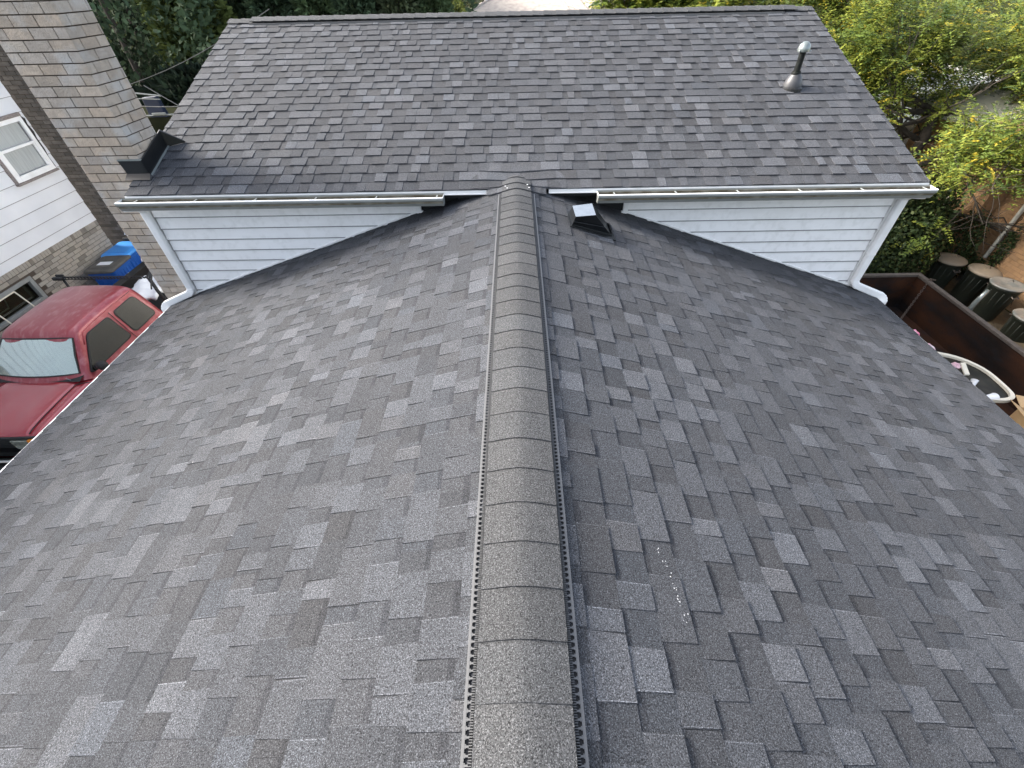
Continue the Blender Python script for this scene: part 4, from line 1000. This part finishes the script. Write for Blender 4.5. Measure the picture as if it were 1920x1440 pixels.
# evergreens behind the house
def evergreen(kind,label,x,y,top,w,seed,col,n=6500,ls=.16,name='evergreen_tree'):
    rr=random.Random(seed); t=thing(name,label,'tree','trees behind the house'); cm=MB(); H=top-GZ
    lob=[(rdir(rr),rr.uniform(.75,1.25)) for _ in range(10)]
    for _ in range(n):
        v=rr.random()**.8 if kind=='cone' else rr.random(); 
        a=rr.uniform(0,6.28); env=(math.sin(math.pi*min(1,(v*.86+.10)))**.55 if kind!='cone' else (1-v)**.6*min(1,(v+.08)*6))
        dv=V((math.cos(a),math.sin(a),(v-.5)*2)).normalized()
        f=1+.28*sum(max(0,dv.dot(l[0]))**6*(l[1]-.6) for l in lob)-.12*math.sin(a*5+v*14)
        r=w*env*f*rr.uniform(.62,1)**.6
        p=V((x+r*math.cos(a),y+r*math.sin(a),GZ+.6+(H-.6)*v))
        k=rr.uniform(.45,1.35)*(1.25 if f>1.1 else .85)
        leaf(cm,p,(V((math.cos(a),math.sin(a),rr.uniform(-.2,1.0)))+rdir(rr)*.7).normalized(),rdir(rr),ls*rr.uniform(.6,1.4),ls*.55*rr.uniform(.6,1.3),(col[0]*k,col[1]*k,col[2]*k))
    cm.build('crown',LEAFD,t)
    tm=MB(); tm.tube([(x,y,GZ),(x+.1,y,GZ+H*.5),(x,y,GZ+H*.85)],[.16,.12,.04],8); tm.build('trunk',BARK,t)
DG=(.060,.092,.052); MG=(.10,.145,.07); YG=(.16,.18,.05)
ev=[('cone','tall slim arborvitae over the left end of the rear ridge',-10.6,25,3.4,1.25,DG),
    ('cone','arborvitae second from the left end of the rear ridge',-8.7,25.3,3.8,1.2,MG),
    ('cone','third arborvitae behind the rear ridge',-6.9,25,3.2,1.2,DG),
    ('cone','fourth arborvitae behind the rear ridge, pale tipped',-5.2,25.4,3.6,1.15,(.075,.095,.05)),
    ('cone','fifth arborvitae, the last before the beige roof',-3.7,25.8,3.3,1.0,MG),
    ('blob','dark spreading tree in the gap next to the tall chimney',-15.8,22,3.5,3.2,DG),
    ('blob','dark tree behind the hanging wires',-12.8,28,4.0,3.4,DG),
    ('blob','murky tree farthest left beside the chimney top',-20.5,30,5.0,4.5,(.035,.050,.032)),
    ('blob','dark bushy tree low behind the blue tarp',-11.2,18.5,-.8,2.2,(.014,.022,.014)),
    ('blob','light green tree between the chimney and the ridge end',-13.8,24,2.2,1.5,(.11,.14,.045)),
    ('blob','tall background tree left of the ridge end',-17.5,36,6.0,5.5,MG),
    ('blob','wide murky tree farthest back behind the wires',-25,42,8.0,8,(.03,.045,.03)),
    ('blob','dark rounded tree filling the back beyond the arborvitae',-10,38,6.0,6,DG),
    ('blob','low dark thicket under the hanging wires',-15,18,-1.4,3.0,(.012,.020,.013))]
for i,(k,l,x,y,tp,w_,c) in enumerate(ev):
    evergreen(k,l,x,y,tp,w_,100+i,c,n=9500 if k=='blob' else 8000,ls=.30 if y<26 else .42)
evergreen('blob','small yellow green bush in front of the beige roof',-3.6,31,.75,1.1,140,YG,n=3500,ls=.2,name='bush')
evergreen('blob','dull distant tree left of the beige roof',-6.5,48,4.5,5.0,141,(.10,.11,.08),n=6500,ls=.35)
evergreen('blob','distant tree behind the beige roof',9,58,5,6.0,142,(.09,.11,.06),n=6500,ls=.4)
evergreen('blob','distant rounded tree right of the beige roof',17,44,5,5.0,143,(.12,.14,.05),n=6500,ls=.32)
# far beige hip roofed house
fh=thing('beige_roof_house','far low house under a pale beige hip roof with small vents','house')
mb=MB(); mb.box((-3.0,40,GZ),(12,50,-.62)); mb.build('wall',SHED,fh)
mb=MB(); A=[(-3.6,39.4,-.6),(12.6,39.4,-.6),(12.6,50.6,-.6),(-3.6,50.6,-.6)]; r0,r1=(1.2,45,1.3),(7.8,45,1.3)
mb.mesh(A+[r0,r1],[(0,1,5,4),(1,2,5),(2,3,4,5),(3,0,4)])
mb.tube([A[0],r0],.09,6); mb.tube([r0,r1],.09,6); mb.tube([A[1],r1],.12,6)
fr_=mb.build('roof',FROOF,fh)
for k in range(6):
    mb=MB(); x=-1.2+k*1.85; y=41.6+(.5 if k%2 else 0); z=-.6+(y-39.4)/5.6*1.9; mb.hexa([(x,y,z),(x+.35,y,z),(x+.35,y+.35,z+.12),(x,y+.35,z+.12),(x,y,z+.15),(x+.35,y,z+.15),(x+.35,y+.35,z+.2),(x,y+.35,z+.2)]); mb.build('roof_vent',OLDW,fr_)
mb=MB(); mb.box((-3.6,39.25,-.75),(12.6,39.38,-.58)); mb.build('gutter',TRIM,fh)
sh=thing('shed','small pale shed beside the yellow green bush','shed')
mb=MB(); mb.box((-6.6,36,GZ),(-4.6,38,-.55)); mb.build('wall',SHED,sh); mb=MB(); mb.mesh([(-6.8,35.8,-.5),(-4.4,35.8,-.5),(-4.4,38.2,-.5),(-6.8,38.2,-.5),(-5.6,35.8,-.1),(-5.6,38.2,-.1)],[(0,3,5,4),(1,4,5,2),(0,4,1),(2,5,3),(3,2,1,0)]); mb.build('roof',PROOF,sh)
# pale garage roof seen through the leaves at the right
gr=thing('garage','flat garage with pale roof glimpsed through the yellow green leaves','garage')
mb=MB(); mb.box((9.2,14.4,GZ),(18,23.5,-1.9)); mb.build('wall',SHED,gr)
mb=MB(); mb.hexa([(9,14.2,-1.9),(18.2,14.2,-1.9),(18.2,23.7,-1.6),(9,23.7,-1.6),(9,14.2,-1.8),(18.2,14.2,-1.8),(18.2,23.7,-1.5),(9,23.7,-1.5)]); mb.build('roof',PROOF,gr)
# back yard left: carport roof and blue tarp
cp=thing('lean_to','low dark lean to with pale roof edges in the gap by the chimney','shed')
mb=MB(); mb.box((-13.2,15.3,GZ),(-9.4,17.0,-1.45)); mb.build('wall',DK,cp)
mb=MB(); mb.tube([(-11.3,15,-.80),(-10.4,15,-.90)],.022,5); mb.tube([(-11.3,14.9,-.93),(-10.4,14.9,-.97)],.014,5); mb.tube([(-11.3,15,-1.40),(-9.9,15,-1.36)],.02,5); mb.obox((-10.9,14.95,-1.37),(.4,0,.01),(0,.05,0),(0,0,.045)); mb.build('roof_edge',GUTM,cp)
mb=MB(); mb.hexa([(-11.8,15.02,GZ),(-9.6,15.02,GZ),(-9.6,15.28,GZ),(-11.8,15.28,GZ),(-11.6,15.02,-1.45),(-9.8,15.02,-1.45),(-9.8,15.28,-1.45),(-11.6,15.28,-1.45)]); mb.build('wall',DK,cp)
mb=MB(); mb.hexa([(-11.1,15.05,-1.6),(-10.55,15.05,-1.6),(-10.55,15.25,-1.6),(-11.1,15.25,-1.6),(-11.05,15.05,-.95),(-10.6,15.05,-.92),(-10.6,15.2,-.92),(-11.05,15.2,-.95)]); tag(mb.build('tarp_cover',TBLUE,None,bevel=.03),'dark blue covered stack in the shade beyond the chimney','tarp')
# overhead wires
for (a,b,sg,l) in (((-12.5,14,-.85),(-6.0,14,1.0),.25,'overhead wire crossing the dark trees, higher one'),((-9.6,12,-.56),(-6.5,12,-.50),.1,'lower thin wire running from chimney side to the roof'),((-8.6,12,-.20),(-7.4,12,-1.0),.02,'thin slack wire under the higher overhead wire')):
    mb=MB(); a=V(a);b=V(b); mb.tube([a.lerp(b,k/12)+V((0,0,-sg*math.sin(math.pi*k/12))) for k in range(13)],.010,4); tag(mb.build('overhead_wire',WIRE,None),l,'wire','overhead wires')
print('fronds',n1,n2,n3)
